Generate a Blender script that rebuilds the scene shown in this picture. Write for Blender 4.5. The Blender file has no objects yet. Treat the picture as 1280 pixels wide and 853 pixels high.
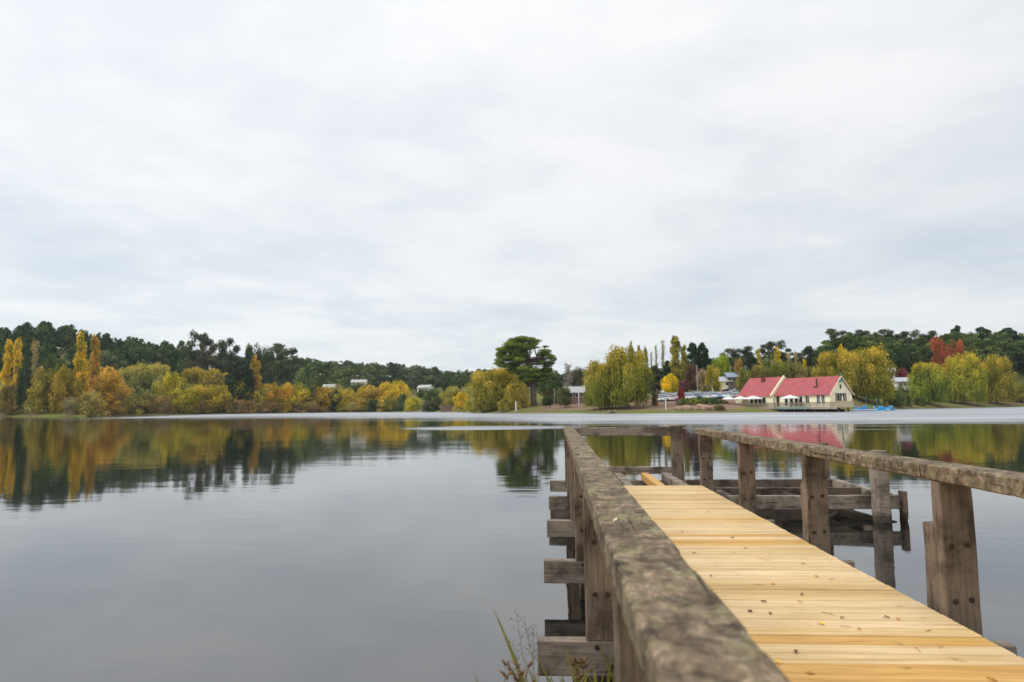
import bpy, math, random
import numpy as np
from mathutils import Matrix, Vector, noise as mnoise

random.seed(7)
RNG = np.random.default_rng(11)
SC = bpy.context.scene
COL = SC.collection
PI = math.pi

# ------------------------------------------------------------------ camera
F = 853.33            # focal length in pixels of the 1280 wide photograph (24 mm)
CAMZ = 1.9            # eye height above the lake
ROLL = math.radians(0.58)
VPX, VPY = 694.5 - 640, 426.5 - 508.5      # vanishing point of the jetty
_dx = VPX * math.cos(ROLL) + VPY * math.sin(ROLL)
_dy = -VPX * math.sin(ROLL) + VPY * math.cos(ROLL)
PITCH = math.atan(-_dy / F)
YAW = math.atan(_dx / math.hypot(F, _dy))
CAMR = (Matrix.Rotation(YAW, 3, 'Z') @ Matrix.Rotation(PI / 2 + PITCH, 3, 'X') @ Matrix.Rotation(-ROLL, 3, 'Z'))
cam_d = bpy.data.cameras.new('camera'); cam = bpy.data.objects.new('camera', cam_d); COL.objects.link(cam)
cam.matrix_world = Matrix.Translation((0, 0, CAMZ)) @ CAMR.to_4x4()
cam_d.lens = 24; cam_d.sensor_width = 36; cam_d.clip_start = 0.05; cam_d.clip_end = 9000
cam_d.dof.use_dof = True; cam_d.dof.focus_distance = 8.5; cam_d.dof.aperture_fstop = 2.8
SC.camera = cam
FWD = Vector((-math.sin(YAW), math.cos(YAW), 0)); RGT = Vector((math.cos(YAW), math.sin(YAW), 0))

def P(px, py, D):
    """world point seen at photo pixel (px, py), D metres ahead of the camera"""
    r = CAMR @ Vector((px - 640, 426.5 - py, -F))
    r *= D / r.dot(FWD)
    return Vector((r.x, r.y, r.z + CAMZ))
def HOR(px): return 508.5 - math.tan(ROLL) * (px - 694.5)
def W(px, D): return P(px, HOR(px), D)

# ------------------------------------------------------------------ terrain
def lerp_tab(tab, x):
    xs = [t[0] for t in tab]; ys = [t[1] for t in tab]
    return float(np.interp(x, xs, ys))
SHORE = [(-250, 521), (0, 521.3), (110, 520.8), (130, 519.4), (200, 518.7), (300, 517.4), (420, 515.8), (500, 515.2), (570, 515.4), (600, 516.2),
         (645, 516.6), (760, 516.8), (850, 516.6), (900, 516.2), (1060, 514.0), (1075, 513.0), (1120, 511.6), (1180, 510.2), (1280, 508.6), (1500, 508)]
def shoreD(px): return F * CAMZ / max(3.5, lerp_tab(SHORE, px) - HOR(px))
SKY = [(-250, 398), (0, 410), (15, 405), (60, 403), (90, 407), (104, 416), (160, 420), (200, 424), (240, 430), (300, 440), (360, 444), (400, 449), (440, 452),
       (500, 455), (560, 463), (590, 465), (640, 466), (700, 470), (800, 470), (850, 452), (900, 447), (940, 441), (980, 438), (1020, 444),
       (1036, 427), (1060, 417), (1120, 416), (1180, 419), (1195, 413), (1240, 412), (1280, 413), (1500, 410)]
RD = [(-250, 480), (0, 480), (200, 510), (300, 560), (400, 640), (500, 720), (620, 740), (700, 520), (800, 420), (850, 360), (1000, 350), (1040, 350), (1280, 400), (1500, 400)]
TH = [(-250, 19), (200, 19), (400, 15), (600, 14), (800, 14), (1000, 15), (1100, 16), (1500, 17)]
def az2px(az):   # az measured clockwise from the view direction
    az = max(min(az, 0.75), -0.75)
    return 640 + F * math.tan(az)
def polar(x, y):
    f = x * FWD.x + y * FWD.y; r = x * RGT.x + y * RGT.y
    return math.atan2(r, f), math.hypot(x, y)
def smooth(t): t = max(0, min(1, t)); return t * t * (3 - 2 * t)
def terr(az, r):
    px = az2px(az); a = max(min(az, .75), -.75)
    rs = shoreD(px) / math.cos(a)
    if abs(az) > .9: rs = rs + (3.2 - rs) * smooth((abs(az) - .9) / .9)
    rr = lerp_tab(RD, px) / math.cos(a)
    t = r - rs
    if t < 0: return max(-2.2, t * .35)
    hr = CAMZ + (HOR(px) - lerp_tab(SKY, px)) * lerp_tab(RD, px) / F - lerp_tab(TH, px)
    hr = max(hr, 3.5)
    z = (.14 if px < 630 else .30) * smooth(t / 1.2) + .09 * min(t, 42) + .03 * max(0, min(t - 42, 60))
    if abs(az) <= 1.3:
        z += max(0, hr - z) * smooth((t - 45) / max(30, rr - rs - 45))
    w = .25 * mnoise.noise(Vector((r * math.sin(az) * .06, r * math.cos(az) * .06, 0))) * min(1, t / 6)
    return z + w
def gz(p): 
    az, r = polar(p[0], p[1]); return terr(az, r)

# ------------------------------------------------------------------ mesh helpers
class MB:
    def __init__(s): s.v = []; s.f = []; s.m = []
    def add(s, vs, fs):
        o = len(s.v); s.v += [tuple(v) for v in vs]; s.f += [tuple(i + o for i in f) for f in fs]; return s
    def box(s, x0, x1, y0, y1, z0, z1):
        return s.add([(x0,y0,z0),(x1,y0,z0),(x1,y1,z0),(x0,y1,z0),(x0,y0,z1),(x1,y0,z1),(x1,y1,z1),(x0,y1,z1)],
                     [(0,3,2,1),(4,5,6,7),(0,1,5,4),(1,2,6,5),(2,3,7,6),(3,0,4,7)])
    def extr(s, pts, d):
        """closed polygon of 3D points pushed along vector d"""
        n = len(pts); pts = [Vector(p) for p in pts]; d = Vector(d)
        return s.add(pts + [p + d for p in pts], [tuple(range(n))[::-1], tuple(range(n, 2*n))] + [(i, (i+1) % n, (i+1) % n + n, i + n) for i in range(n)])
    def tube(s, pts, rad, n=8, cap=True):
        pts = [Vector(p) for p in pts]; rings = []; vs = []; fs = []
        up = Vector((0, 0, 1))
        for i, p in enumerate(pts):
            t = (pts[min(i+1, len(pts)-1)] - pts[max(i-1, 0)]).normalized()
            a = t.cross(up)
            if a.length < .05: a = t.cross(Vector((0, 1, 0)))
            a.normalize(); b = t.cross(a).normalized(); r = rad[i] if hasattr(rad, '__len__') else rad
            for k in range(n):
                an = 2*PI*k/n; vs.append(p + a*math.cos(an)*r + b*math.sin(an)*r)
        for i in range(len(pts)-1):
            for k in range(n): fs.append((i*n+k, i*n+(k+1) % n, (i+1)*n+(k+1) % n, (i+1)*n+k))
        if cap: fs += [tuple(range(n))[::-1], tuple(range((len(pts)-1)*n, len(pts)*n))]
        return s.add(vs, fs)
    def lathe(s, prof, c=(0,0,0), n=16):
        vs = []; fs = []
        for r, z in prof:
            for k in range(n): vs.append((c[0]+r*math.cos(2*PI*k/n), c[1]+r*math.sin(2*PI*k/n), c[2]+z))
        for i in range(len(prof)-1):
            for k in range(n): fs.append((i*n+k, i*n+(k+1) % n, (i+1)*n+(k+1) % n, (i+1)*n+k))
        return s.add(vs, fs)
    def build(s, name, mat, parent=None, smooth_=False):
        me = bpy.data.meshes.new(name); me.from_pydata(s.v, [], s.f); me.validate(); me.update()
        if smooth_: me.shade_smooth()
        me.materials.append(mat)
        o = bpy.data.objects.new(name, me); COL.objects.link(o)
        if parent: o.parent = parent
        return o

def tag(o, label=None, cat=None, group=None, kind=None):
    if label: o['label'] = label
    if cat: o['category'] = cat
    if group: o['group'] = group
    if kind: o['kind'] = kind
    return o
def thing(name, loc, label, cat, group=None, rz=0):
    o = bpy.data.objects.new(name, None); COL.objects.link(o); o.empty_display_size = .3
    o.location = loc; o.rotation_euler = (0, 0, rz)
    return tag(o, label, cat, group)
def kids(o, _c={}): return [c for c in COL.objects if c.parent == o]
def copy_tree(src, tree, loc, scale=(1,1,1), rz=0, color=None, label=None, cat=None, group=None):
    """src: root object; tree: [(child,[grandchildren])]"""
    r = src.copy(); COL.objects.link(r); r.location = loc; r.scale = scale; r.rotation_euler = (0, 0, rz)
    if label: r['label'] = label
    if cat: r['category'] = cat
    if group: r['group'] = group
    elif 'group' in r: del r['group']
    for ch, gs in tree:
        c = ch.copy(); COL.objects.link(c); c.parent = r
        if color: c.color = (*color, 1)
        for g in gs:
            d = g.copy(); COL.objects.link(d); d.parent = c
    return r

def np_mesh(name, verts, quads, mat, attrs=None, parent=None, tris=False):
    k = 3 if tris else 4
    me = bpy.data.meshes.new(name)
    me.vertices.add(len(verts)); me.vertices.foreach_set('co', np.ascontiguousarray(verts, dtype=np.float32).ravel())
    me.loops.add(len(quads)*k); me.loops.foreach_set('vertex_index', np.ascontiguousarray(quads, dtype=np.int32).ravel())
    me.polygons.add(len(quads)); me.polygons.foreach_set('loop_start', np.arange(0, len(quads)*k, k, dtype=np.int32))
    me.polygons.foreach_set('loop_total', np.full(len(quads), k, dtype=np.int32))
    for an, (tp, arr) in (attrs or {}).items():
        a = me.attributes.new(an, tp, 'FACE')
        if tp == 'FLOAT': a.data.foreach_set('value', np.ascontiguousarray(arr, dtype=np.float32).ravel())
        else: a.data.foreach_set('color', np.ascontiguousarray(arr, dtype=np.float32).ravel())
    me.update(calc_edges=True)
    me.materials.append(mat)
    o = bpy.data.objects.new(name, me); COL.objects.link(o)
    if parent: o.parent = parent
    return o

# ------------------------------------------------------------------ materials
def newmat(name):
    m = bpy.data.materials.new(name); m.use_nodes = True; nt = m.node_tree
    for n in list(nt.nodes): nt.nodes.remove(n)
    return m, nt, nt.nodes, nt.links
def N(nt, typ, **kw):
    n = nt.nodes.new(typ)
    for k, v in kw.items():
        if k == 'inp':
            for kk, vv in v.items(): n.inputs[kk].default_value = vv
        else: setattr(n, k, v)
    return n
def ramp(nt, stops, interp='LINEAR'):
    r = nt.nodes.new('ShaderNodeValToRGB'); r.color_ramp.interpolation = interp
    els = r.color_ramp.elements
    while len(els) > 1: els.remove(els[0])
    els[0].position = stops[0][0]; c = stops[0][1]; els[0].color = (c if hasattr(c, '__len__') else (c, c, c)) + (1,) if hasattr(c, '__len__') else (c, c, c, 1)
    for p, c in stops[1:]:
        e = els.new(p); e.color = tuple(c) + (1,) if hasattr(c, '__len__') else (c, c, c, 1)
    return r
def mixc(nt, fac, a, b, mode='MIX'):
    m = nt.nodes.new('ShaderNodeMix'); m.data_type = 'RGBA'; m.blend_type = mode; L = nt.links
    for sock, v in ((m.inputs[0], fac), (m.inputs[6], a), (m.inputs[7], b)):
        if isinstance(v, (int, float)): sock.default_value = v
        elif isinstance(v, (tuple, list)): sock.default_value = tuple(v) + (1,) * (4 - len(v))
        else: L.new(v, sock)
    return m.outputs[2]
def math_(nt, op, a, b=None, c=None, clamp=False):
    m = nt.nodes.new('ShaderNodeMath'); m.operation = op; m.use_clamp = clamp
    for i, v in enumerate((a, b, c)):
        if v is None: continue
        if isinstance(v, (int, float)): m.inputs[i].default_value = v
        else: nt.links.new(v, m.inputs[i])
    return m.outputs[0]
def coords(nt, scale=(1,1,1), rot=(0,0,0), kind='Object'):
    tc = nt.nodes.new('ShaderNodeTexCoord'); mp = nt.nodes.new('ShaderNodeMapping')
    mp.inputs['Scale'].default_value = scale; mp.inputs['Rotation'].default_value = rot
    nt.links.new(tc.outputs[kind], mp.inputs[0]); return mp.outputs[0]
def noi(nt, vec, scale, detail=4, rough=.55, dist=0.):
    n = nt.nodes.new('ShaderNodeTexNoise'); n.inputs['Scale'].default_value = scale; n.inputs['Detail'].default_value = detail
    n.inputs['Roughness'].default_value = rough; n.inputs['Distortion'].default_value = dist
    nt.links.new(vec, n.inputs['Vector']); return n.outputs['Fac']
def finish(nt, col, rough=.8, bump=None, bstr=.3, bdist=.01, spec=.3, metal=0., normal=None):
    b = nt.nodes.new('ShaderNodeBsdfPrincipled'); o = nt.nodes.new('ShaderNodeOutputMaterial')
    if isinstance(col, (tuple, list)): b.inputs['Base Color'].default_value = (*col, 1)
    else: nt.links.new(col, b.inputs['Base Color'])
    if isinstance(rough, (int, float)): b.inputs['Roughness'].default_value = rough
    else: nt.links.new(rough, b.inputs['Roughness'])
    b.inputs['Specular IOR Level'].default_value = spec; b.inputs['Metallic'].default_value = metal
    if bump is not None:
        bp = nt.nodes.new('ShaderNodeBump'); bp.inputs['Strength'].default_value = bstr; bp.inputs['Distance'].default_value = bdist
        nt.links.new(bump, bp.inputs['Height']); nt.links.new(bp.outputs[0], b.inputs['Normal'])
    nt.links.new(b.outputs[0], o.inputs[0]); return b
def plain(name, col, rough=.7, var=.15, scale=3., metal=0., objcol=False):
    m, nt, ns, L = newmat(name); v = coords(nt); n = noi(nt, v, scale, 5)
    base = col
    if objcol: base = ns.new('ShaderNodeObjectInfo').outputs['Color']
    lo = mixc(nt, 1., base, tuple([1 - var]*3), 'MULTIPLY'); hi = mixc(nt, 1., base, tuple([1 + var]*3), 'MULTIPLY')
    r = ramp(nt, [(.3, 0.), (.7, 1.)]); L.new(n, r.inputs[0])
    finish(nt, mixc(nt, r.outputs[0], lo, hi), rough, n, .2, .01, metal=metal); return m

def old_wood(name, axis, base=(.235, .2, .165), lichen=.5, dark=(.085, .07, .055), warm=(.27, .2, .15), mottle=False):
    """weathered grey hardwood, grain along axis; lichen mostly where the surface faces the sky"""
    m, nt, ns, L = newmat(name)
    sc = {'X': (.06, 1, 1), 'Y': (1, .06, 1), 'Z': (1, 1, .06)}[axis]
    g = coords(nt, sc); v = coords(nt)
    grain = noi(nt, g, 60, 6, .65, .3); broad = noi(nt, g, 9, 4, .6, .6); blot = noi(nt, v, 3.1, 5, .6); fine = noi(nt, v, 38, 5, .7)
    r1 = ramp(nt, [(.3, dark), (.47, base), (.7, tuple(c*1.45 for c in base))]); L.new(grain, r1.inputs[0])
    r2 = ramp(nt, [(.35, 0.), (.65, 1.)]); L.new(broad, r2.inputs[0])
    c = mixc(nt, math_(nt, 'MULTIPLY', r2.outputs[0], .55), r1.outputs[0], warm)
    r3 = ramp(nt, [(.38, (.42, .4, .38)), (.52, (1, 1, 1)), (.72, (1.25, 1.22, 1.15))]); L.new(blot, r3.inputs[0])
    c = mixc(nt, 1., c, r3.outputs[0], 'MULTIPLY')
    if mottle:
        mt = ramp(nt, [(.36, (.26, .23, .2)), (.46, (.72, .67, .6)), (.54, (1.15, 1.08, 1.0)), (.64, (2.3, 2.2, 2.05))]); L.new(noi(nt, coords(nt, (1.0, .8, 1)), 17, 8, .75, .5), mt.inputs[0])
        c = mixc(nt, .45, c, base); c = mixc(nt, .95, c, mt.outputs[0], 'MULTIPLY')
    # lichen and moss patches
    ge = ns.new('ShaderNodeNewGeometry'); sp = ns.new('ShaderNodeSeparateXYZ'); L.new(ge.outputs['Normal'], sp.inputs[0])
    up = math_(nt, 'MULTIPLY_ADD', sp.outputs[2], .28, .30, clamp=True)
    ln = noi(nt, v, 7.5, 6, .72, .4); ln2 = noi(nt, v, 24, 4, .7)
    lm = math_(nt, 'ADD', math_(nt, 'MULTIPLY', ln, .65), math_(nt, 'MULTIPLY', ln2, .35))
    lr = ramp(nt, [(.50, 0.), (.60, 1.)]); L.new(lm, lr.inputs[0])
    lf = math_(nt, 'MULTIPLY', math_(nt, 'MULTIPLY', lr.outputs[0], up), lichen * 2, clamp=True)
    lc = ramp(nt, [(.35, (.13, .12, .045)), (.5, (.24, .215, .10)), (.62, (.38, .35, .26)), (.75, (.47, .44, .35))]); L.new(fine, lc.inputs[0])
    c = mixc(nt, lf, c, lc.outputs[0])
    cr = ramp(nt, [(.30, 0.), (.37, 1.)]); L.new(noi(nt, g, 26, 3, .5, .8), cr.inputs[0])
    c = mixc(nt, 1., c, mixc(nt, cr.outputs[0], (.35, .32, .3), (1, 1, 1)), 'MULTIPLY')
    h = math_(nt, 'ADD', math_(nt, 'ADD', grain, math_(nt, 'MULTIPLY', fine, .7)), math_(nt, 'MULTIPLY', cr.outputs[0], .8))
    if True:   # tide line: wet, algae-dark timber just above the water
        spz = ns.new('ShaderNodeSeparateXYZ'); tcz = ns.new('ShaderNodeTexCoord'); L.new(tcz.outputs['Object'], spz.inputs[0])
        wz = math_(nt, 'ADD', spz.outputs[2], math_(nt, 'MULTIPLY_ADD', noi(nt, v, 9, 4), .16, -.08))
        wr = ramp(nt, [(.0, 1.), (.10, .85), (.16, 0.)]); L.new(wz, wr.inputs[0])
        c = mixc(nt, math_(nt, 'MULTIPLY', wr.outputs[0], 0. if axis == 'Y' else .8), c, (.022, .024, .014))
    finish(nt, c, .85, h, .8, .006, .2); return m
WOODX = old_wood('weathered_wood_x', 'X', lichen=.15); WOODY = old_wood('weathered_wood_y', 'Y', base=(.155, .122, .088), lichen=.8, dark=(.05, .039, .03), warm=(.18, .13, .085), mottle=True)
WOODZ = old_wood('weathered_wood_z', 'Z', lichen=.12, base=(.165, .125, .095), dark=(.065, .048, .036), warm=(.19, .13, .09))
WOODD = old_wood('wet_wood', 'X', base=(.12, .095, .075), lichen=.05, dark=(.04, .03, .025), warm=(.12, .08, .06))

def pine_mat():
    m, nt, ns, L = newmat('new_pine'); g = coords(nt, (.05, 1, 1)); v = coords(nt)
    at = ns.new('ShaderNodeAttribute'); at.attribute_name = 'tone'
    off = ns.new('ShaderNodeCombineXYZ'); L.new(math_(nt, 'MULTIPLY', at.outputs['Fac'], 37.), off.inputs[0]); L.new(math_(nt, 'MULTIPLY', at.outputs['Fac'], 13.), off.inputs[2])
    ad = ns.new('ShaderNodeVectorMath'); L.new(g, ad.inputs[0]); L.new(off.outputs[0], ad.inputs[1])
    grain = noi(nt, ad.outputs[0], 45, 5, .6, .35); br = noi(nt, ad.outputs[0], 9, 3, .5, 1.2)
    tr = ramp(nt, [(0, (.47, .31, .125)), (.22, (.60, .42, .185)), (.5, (.62, .455, .235)), (.78, (.69, .52, .29)), (.84, (.58, .345, .10)), (1, (.54, .31, .08))]); L.new(at.outputs['Fac'], tr.inputs[0])
    gr = ramp(nt, [(.3, (.62, .52, .42)), (.43, (.92, .89, .85)), (.6, (1.10, 1.12, 1.18))]); L.new(grain, gr.inputs[0])
    c = mixc(nt, .75, tr.outputs[0], gr.outputs[0], 'MULTIPLY')
    bb = ramp(nt, [(.35, (.86, .78, .66)), (.55, (1.04, 1.04, 1.06))]); L.new(br, bb.inputs[0])
    c = mixc(nt, .8, c, bb.outputs[0], 'MULTIPLY')
    # knots, small brown ovals scattered through the boards
    kv = coords(nt, (3.2, 9, 9)); vo = ns.new('ShaderNodeTexVoronoi'); vo.inputs['Scale'].default_value = 1.0; L.new(kv, vo.inputs['Vector'])
    kr = ramp(nt, [(.05, 1.), (.11, .0)]); L.new(vo.outputs['Distance'], kr.inputs[0])
    sel = math_(nt, 'GREATER_THAN', ns_sep(nt, vo.outputs['Color']), .72)
    c = mixc(nt, math_(nt, 'MULTIPLY', math_(nt, 'MULTIPLY', kr.outputs[0], sel), .75), c, (.30, .14, .05))
    dr = ramp(nt, [(.56, 0.), (.72, .45)]); L.new(noi(nt, v, 5, 6, .7), dr.inputs[0])
    c = mixc(nt, dr.outputs[0], c, (.42, .29, .16))
    finish(nt, c, .6, grain, .35, .003, .35); return m
def ns_sep(nt, col):
    s = nt.nodes.new('ShaderNodeSeparateColor'); nt.links.new(col, s.inputs[0]); return s.outputs[0]
PINE = pine_mat()
RUST = plain('rusty_steel', (.055, .036, .026), .65, .4, 60, .4)

def leaf_mat(name, attr=None, trans=.35, hue=.05, vlo=.5, vhi=2.0, tip=None):
    m, nt, ns, L = newmat(name)
    if attr:
        a = ns.new('ShaderNodeAttribute'); a.attribute_name = attr; base = a.outputs['Color']
    else: base = ns.new('ShaderNodeObjectInfo').outputs['Color']
    t = ns.new('ShaderNodeAttribute'); t.attribute_name = 'tone'
    if tip:
        tp = ns.new('ShaderNodeAttribute'); tp.attribute_name = 'tip'
        base = mixc(nt, tp.outputs['Fac'], base, tip)
    hs = ns.new('ShaderNodeHueSaturation'); L.new(base, hs.inputs['Color'])
    L.new(math_(nt, 'MULTIPLY_ADD', t.outputs['Fac'], -hue, .5 + hue/2), hs.inputs['Hue'])
    L.new(math_(nt, 'MULTIPLY_ADD', t.outputs['Fac'], vhi - vlo, vlo), hs.inputs['Value'])
    d = ns.new('ShaderNodeBsdfDiffuse'); tr = ns.new('ShaderNodeBsdfTranslucent'); mx = ns.new('ShaderNodeMixShader'); o = ns.new('ShaderNodeOutputMaterial')
    mx.inputs[0].default_value = trans
    L.new(hs.outputs[0], d.inputs[0]); L.new(hs.outputs[0], tr.inputs[0]); L.new(d.outputs[0], mx.inputs[1]); L.new(tr.outputs[0], mx.inputs[2]); L.new(mx.outputs[0], o.inputs[0])
    return m
LEAF = leaf_mat('leaves'); LEAFW = leaf_mat('leaves_of_the_wood', 'tint'); LEAFT = leaf_mat('willow_leaves', tip=(.50, .36, .03))
BARK = plain('bark', (.13, .105, .085), .9, .35, 4); BARKP = plain('pale_bark', (.34, .30, .25), .85, .3, 3)
BARKG = plain('gum_bark', (.20, .18, .15), .85, .35, 3)
WHITE = plain('white_paint', (.78, .78, .76), .5, .06); CREAM = plain('cream_weatherboard', (.88, .81, .57), .6, .05)
REDROOF = plain('red_roof_paint', (.35, .085, .092), .8, .14, .8); GLASS = None
GREYROOF = plain('grey_roof', (.42, .44, .47), .5, .12, .6)
DARK = plain('dark_timber', (.05, .04, .035), .8, .3); TIMBER = plain('deck_timber', (.30, .25, .19), .8, .25, 2)
BRICK = plain('brown_wall', (.20, .14, .11), .85, .2, 2); CANVAS = plain('white_canvas', (.82, .82, .80), .7, .04)
TEAL = plain('teal_paint', (.08, .26, .24), .5, .1); BLUEB = plain('blue_hull', (.02, .30, .62), .35, .08)
ROCKM = plain('sandstone', (.33, .215, .15), .9, .35, 1.2); TYRE = plain('tyre', (.02, .02, .02), .8, .2); STEEL = plain('galvanised_steel', (.45, .46, .47), .4, .1, 5, .5)
CARP = plain('car_paint', (.5, .5, .5), .25, .03, 1, 0, True)
def glassm():
    m, nt, ns, L = newmat('dark_window_glass'); finish(nt, (.02, .024, .03), .08, spec=.6); return m
GLASS = glassm()

# ------------------------------------------------------------------ sky and light
world = bpy.data.worlds.new('World'); SC.world = world; world.use_nodes = True
nt = world.node_tree; ns = nt.nodes; L = nt.links
for n in list(ns): ns.remove(n)
SUN_EL, SUN_AZ = math.radians(46), math.radians(-98)     # azimuth clockwise from +Y; veiled sun up to the left
tc = ns.new('ShaderNodeTexCoord'); sep = ns.new('ShaderNodeSeparateXYZ'); L.new(tc.outputs['Generated'], sep.inputs[0])
zz = math_(nt, 'ABSOLUTE', sep.outputs[2])
zc = math_(nt, 'ADD', zz, .10)
cb = ns.new('ShaderNodeCombineXYZ'); L.new(math_(nt, 'DIVIDE', sep.outputs[0], zc), cb.inputs[0]); L.new(math_(nt, 'DIVIDE', sep.outputs[1], zc), cb.inputs[1])
cl = noi(nt, cb.outputs[0], .55, 7, .52, .35); cl2 = noi(nt, cb.outputs[0], 1.9, 6, .55, .2)
cmix = math_(nt, 'ADD', math_(nt, 'MULTIPLY', cl, .72), math_(nt, 'MULTIPLY', cl2, .28))
clr = ramp(nt, [(.34, (.73, .79, .855)), (.45, (.86, .89, .925)), (.54, (.99, .99, .99)), (.66, (1.05, 1.045, 1.04))]); L.new(cmix, clr.inputs[0])
el = ramp(nt, [(0, (.82, .85, .865)), (.07, (.80, .835, .85)), (.2, (.82, .845, .86)), (.36, (.865, .87, .885)), (.55, (.93, .93, .93)), (1, (1.45, 1.45, 1.45))]); L.new(zz, el.inputs[0])
clouds = mixc(nt, 1., el.outputs[0], clr.outputs[0], 'MULTIPLY')
dt = ns.new('ShaderNodeVectorMath'); dt.operation = 'DOT_PRODUCT'; L.new(tc.outputs['Generated'], dt.inputs[0])
dt.inputs[1].default_value = (math.sin(SUN_AZ)*math.cos(SUN_EL), math.cos(SUN_AZ)*math.cos(SUN_EL), math.sin(SUN_EL))
glow = math_(nt, 'MULTIPLY_ADD', dt.outputs['Value'], .12, .965)
cg = ns.new('ShaderNodeVectorMath'); cg.operation = 'SCALE'; L.new(clouds, cg.inputs[0]); L.new(glow, cg.inputs['Scale']); clouds = cg.outputs[0]
sky = ns.new('ShaderNodeTexSky'); sky.sky_type = 'NISHITA'; sky.sun_disc = False; sky.sun_elevation = SUN_EL; sky.sun_rotation = SUN_AZ
sk = ns.new('ShaderNodeVectorMath'); sk.operation = 'SCALE'; sk.inputs['Scale'].default_value = 1.0; L.new(sky.outputs[0], sk.inputs[0])
bg1 = ns.new('ShaderNodeBackground'); bg1.inputs[1].default_value = .06; L.new(sky.outputs[0], bg1.inputs[0])
bg2 = ns.new('ShaderNodeBackground'); bg2.inputs[1].default_value = 1.0; L.new(clouds, bg2.inputs[0])
mx = ns.new('ShaderNodeMixShader'); mx.inputs[0].default_value = .93; L.new(bg1.outputs[0], mx.inputs[1]); L.new(bg2.outputs[0], mx.inputs[2])
wo = ns.new('ShaderNodeOutputWorld'); L.new(mx.outputs[0], wo.inputs[0])
sd = bpy.data.lights.new('sun', 'SUN'); so = bpy.data.objects.new('sun', sd); COL.objects.link(so)
sd.energy = 1.5; sd.angle = math.radians(28); sd.color = (1, .97, .92)
sv = Vector((math.sin(SUN_AZ)*math.cos(SUN_EL), math.cos(SUN_AZ)*math.cos(SUN_EL), math.sin(SUN_EL)))
so.rotation_euler = sv.to_track_quat('Z', 'Y').to_euler()
SC.view_settings.view_transform = 'Standard'; SC.view_settings.look = 'None'; SC.view_settings.gamma = 1; SC.view_settings.exposure = 0.22
SC.view_settings.use_curve_mapping = False

# ------------------------------------------------------------------ ground sheet (hills, banks, lake bed)
def ground_mat():
    m, nt, ns, L = newmat('grassy_ground'); v = coords(nt)
    n1 = noi(nt, v, .06, 5); n2 = noi(nt, v, 1.3, 6, .7)
    r = ramp(nt, [(.3, (.065, .085, .02)), (.5, (.13, .155, .03)), (.7, (.19, .18, .05))]); L.new(n2, r.inputs[0])
    d = ramp(nt, [(.45, 0.), (.58, 1.)]); L.new(n1, d.inputs[0])
    c = mixc(nt, math_(nt, 'MULTIPLY', d.outputs[0], .7), r.outputs[0], (.17, .115, .07))
    # worn earth of the park on the far side, round the willows
    at = ns.new('ShaderNodeAttribute'); at.attribute_name = 'earth'
    c = mixc(nt, at.outputs['Fac'], c, mixc(nt, n2, (.14, .085, .055), (.30, .20, .14)))
    finish(nt, c, .95, n2, .5, .1, .1); return m
GROUND = ground_mat()
azs = list(np.linspace(-PI, -.82, 26)) + list(np.linspace(-.8, .8, 330)) + list(np.linspace(.82, PI, 26))
ts = [-40, -6, -1.5, -.4, 0, .5, 1.2, 2.5, 4, 6, 8, 11, 14, 18, 22, 27, 33, 40, 50, 62, 78, 96, 118, 145, 175, 210, 250, 300, 360, 430, 520, 640, 800, 1100, 1700, 2600]
vs = []; earth = []
for az in azs:
    px = az2px(az); a = max(min(az, .75), -.75); rs = shoreD(px)/math.cos(a)
    if abs(az) > .9: rs = rs + (3.2 - rs)*smooth((abs(az)-.9)/.9)
    for t in ts:
        r = max(rs + t, .6)
        d = FWD*(r*math.cos(az)) + RGT*(r*math.sin(az)); vs.append((d.x, d.y, terr(az, r)))
        e = smooth((px-668)/15) * smooth((935-px)/12) * smooth((t-5.5)/3) * smooth((52-t)/10)
        if 735 < px < 850 and t < 12: e = max(e, .6*smooth((t-3)/2))
        e2 = .45*smooth((px-1110)/20)*smooth((t-2)/2)*smooth((16-t)/5)
        earth.append(max(e, e2*.8))
fs = []; nr = len(ts)
for i in range(len(azs)-1):
    for j in range(nr-1): fs.append((i*nr+j, i*nr+j+1, (i+1)*nr+j+1, (i+1)*nr+j))
me = bpy.data.meshes.new('ground'); me.from_pydata(vs, [], [f[::-1] for f in fs]); me.update(); me.shade_smooth()
a = me.attributes.new('earth', 'FLOAT', 'POINT'); a.data.foreach_set('value', earth)
me.materials.append(GROUND); g = bpy.data.objects.new('ground', me); COL.objects.link(g); tag(g, kind='structure')
# bank under the camera
vs = []; fs = []; nx, ny = 60, 26
for j in range(ny):
    for i in range(nx):
        x = -30 + i; y = -12 + j*.6
        edge = 1.9 + .5*mnoise.noise(Vector((x*.3, 0, 3)))
        z = .38*smooth((edge-y)/1.6) + .05*max(0, edge-y) - .9*smooth((y-edge)/1.2) + .06*mnoise.noise(Vector((x, y, 0)))
        vs.append((x, y, z))
for j in range(ny-1):
    for i in range(nx-1): fs.append((j*nx+i, j*nx+i+1, (j+1)*nx+i+1, (j+1)*nx+i))
me = bpy.data.meshes.new('bank'); me.from_pydata(vs, [], fs); me.update(); me.shade_smooth(); me.materials.append(GROUND)
tag(bpy.data.objects.new('bank', me), kind='structure'); COL.objects.link(bpy.data.objects['bank'])

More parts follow.
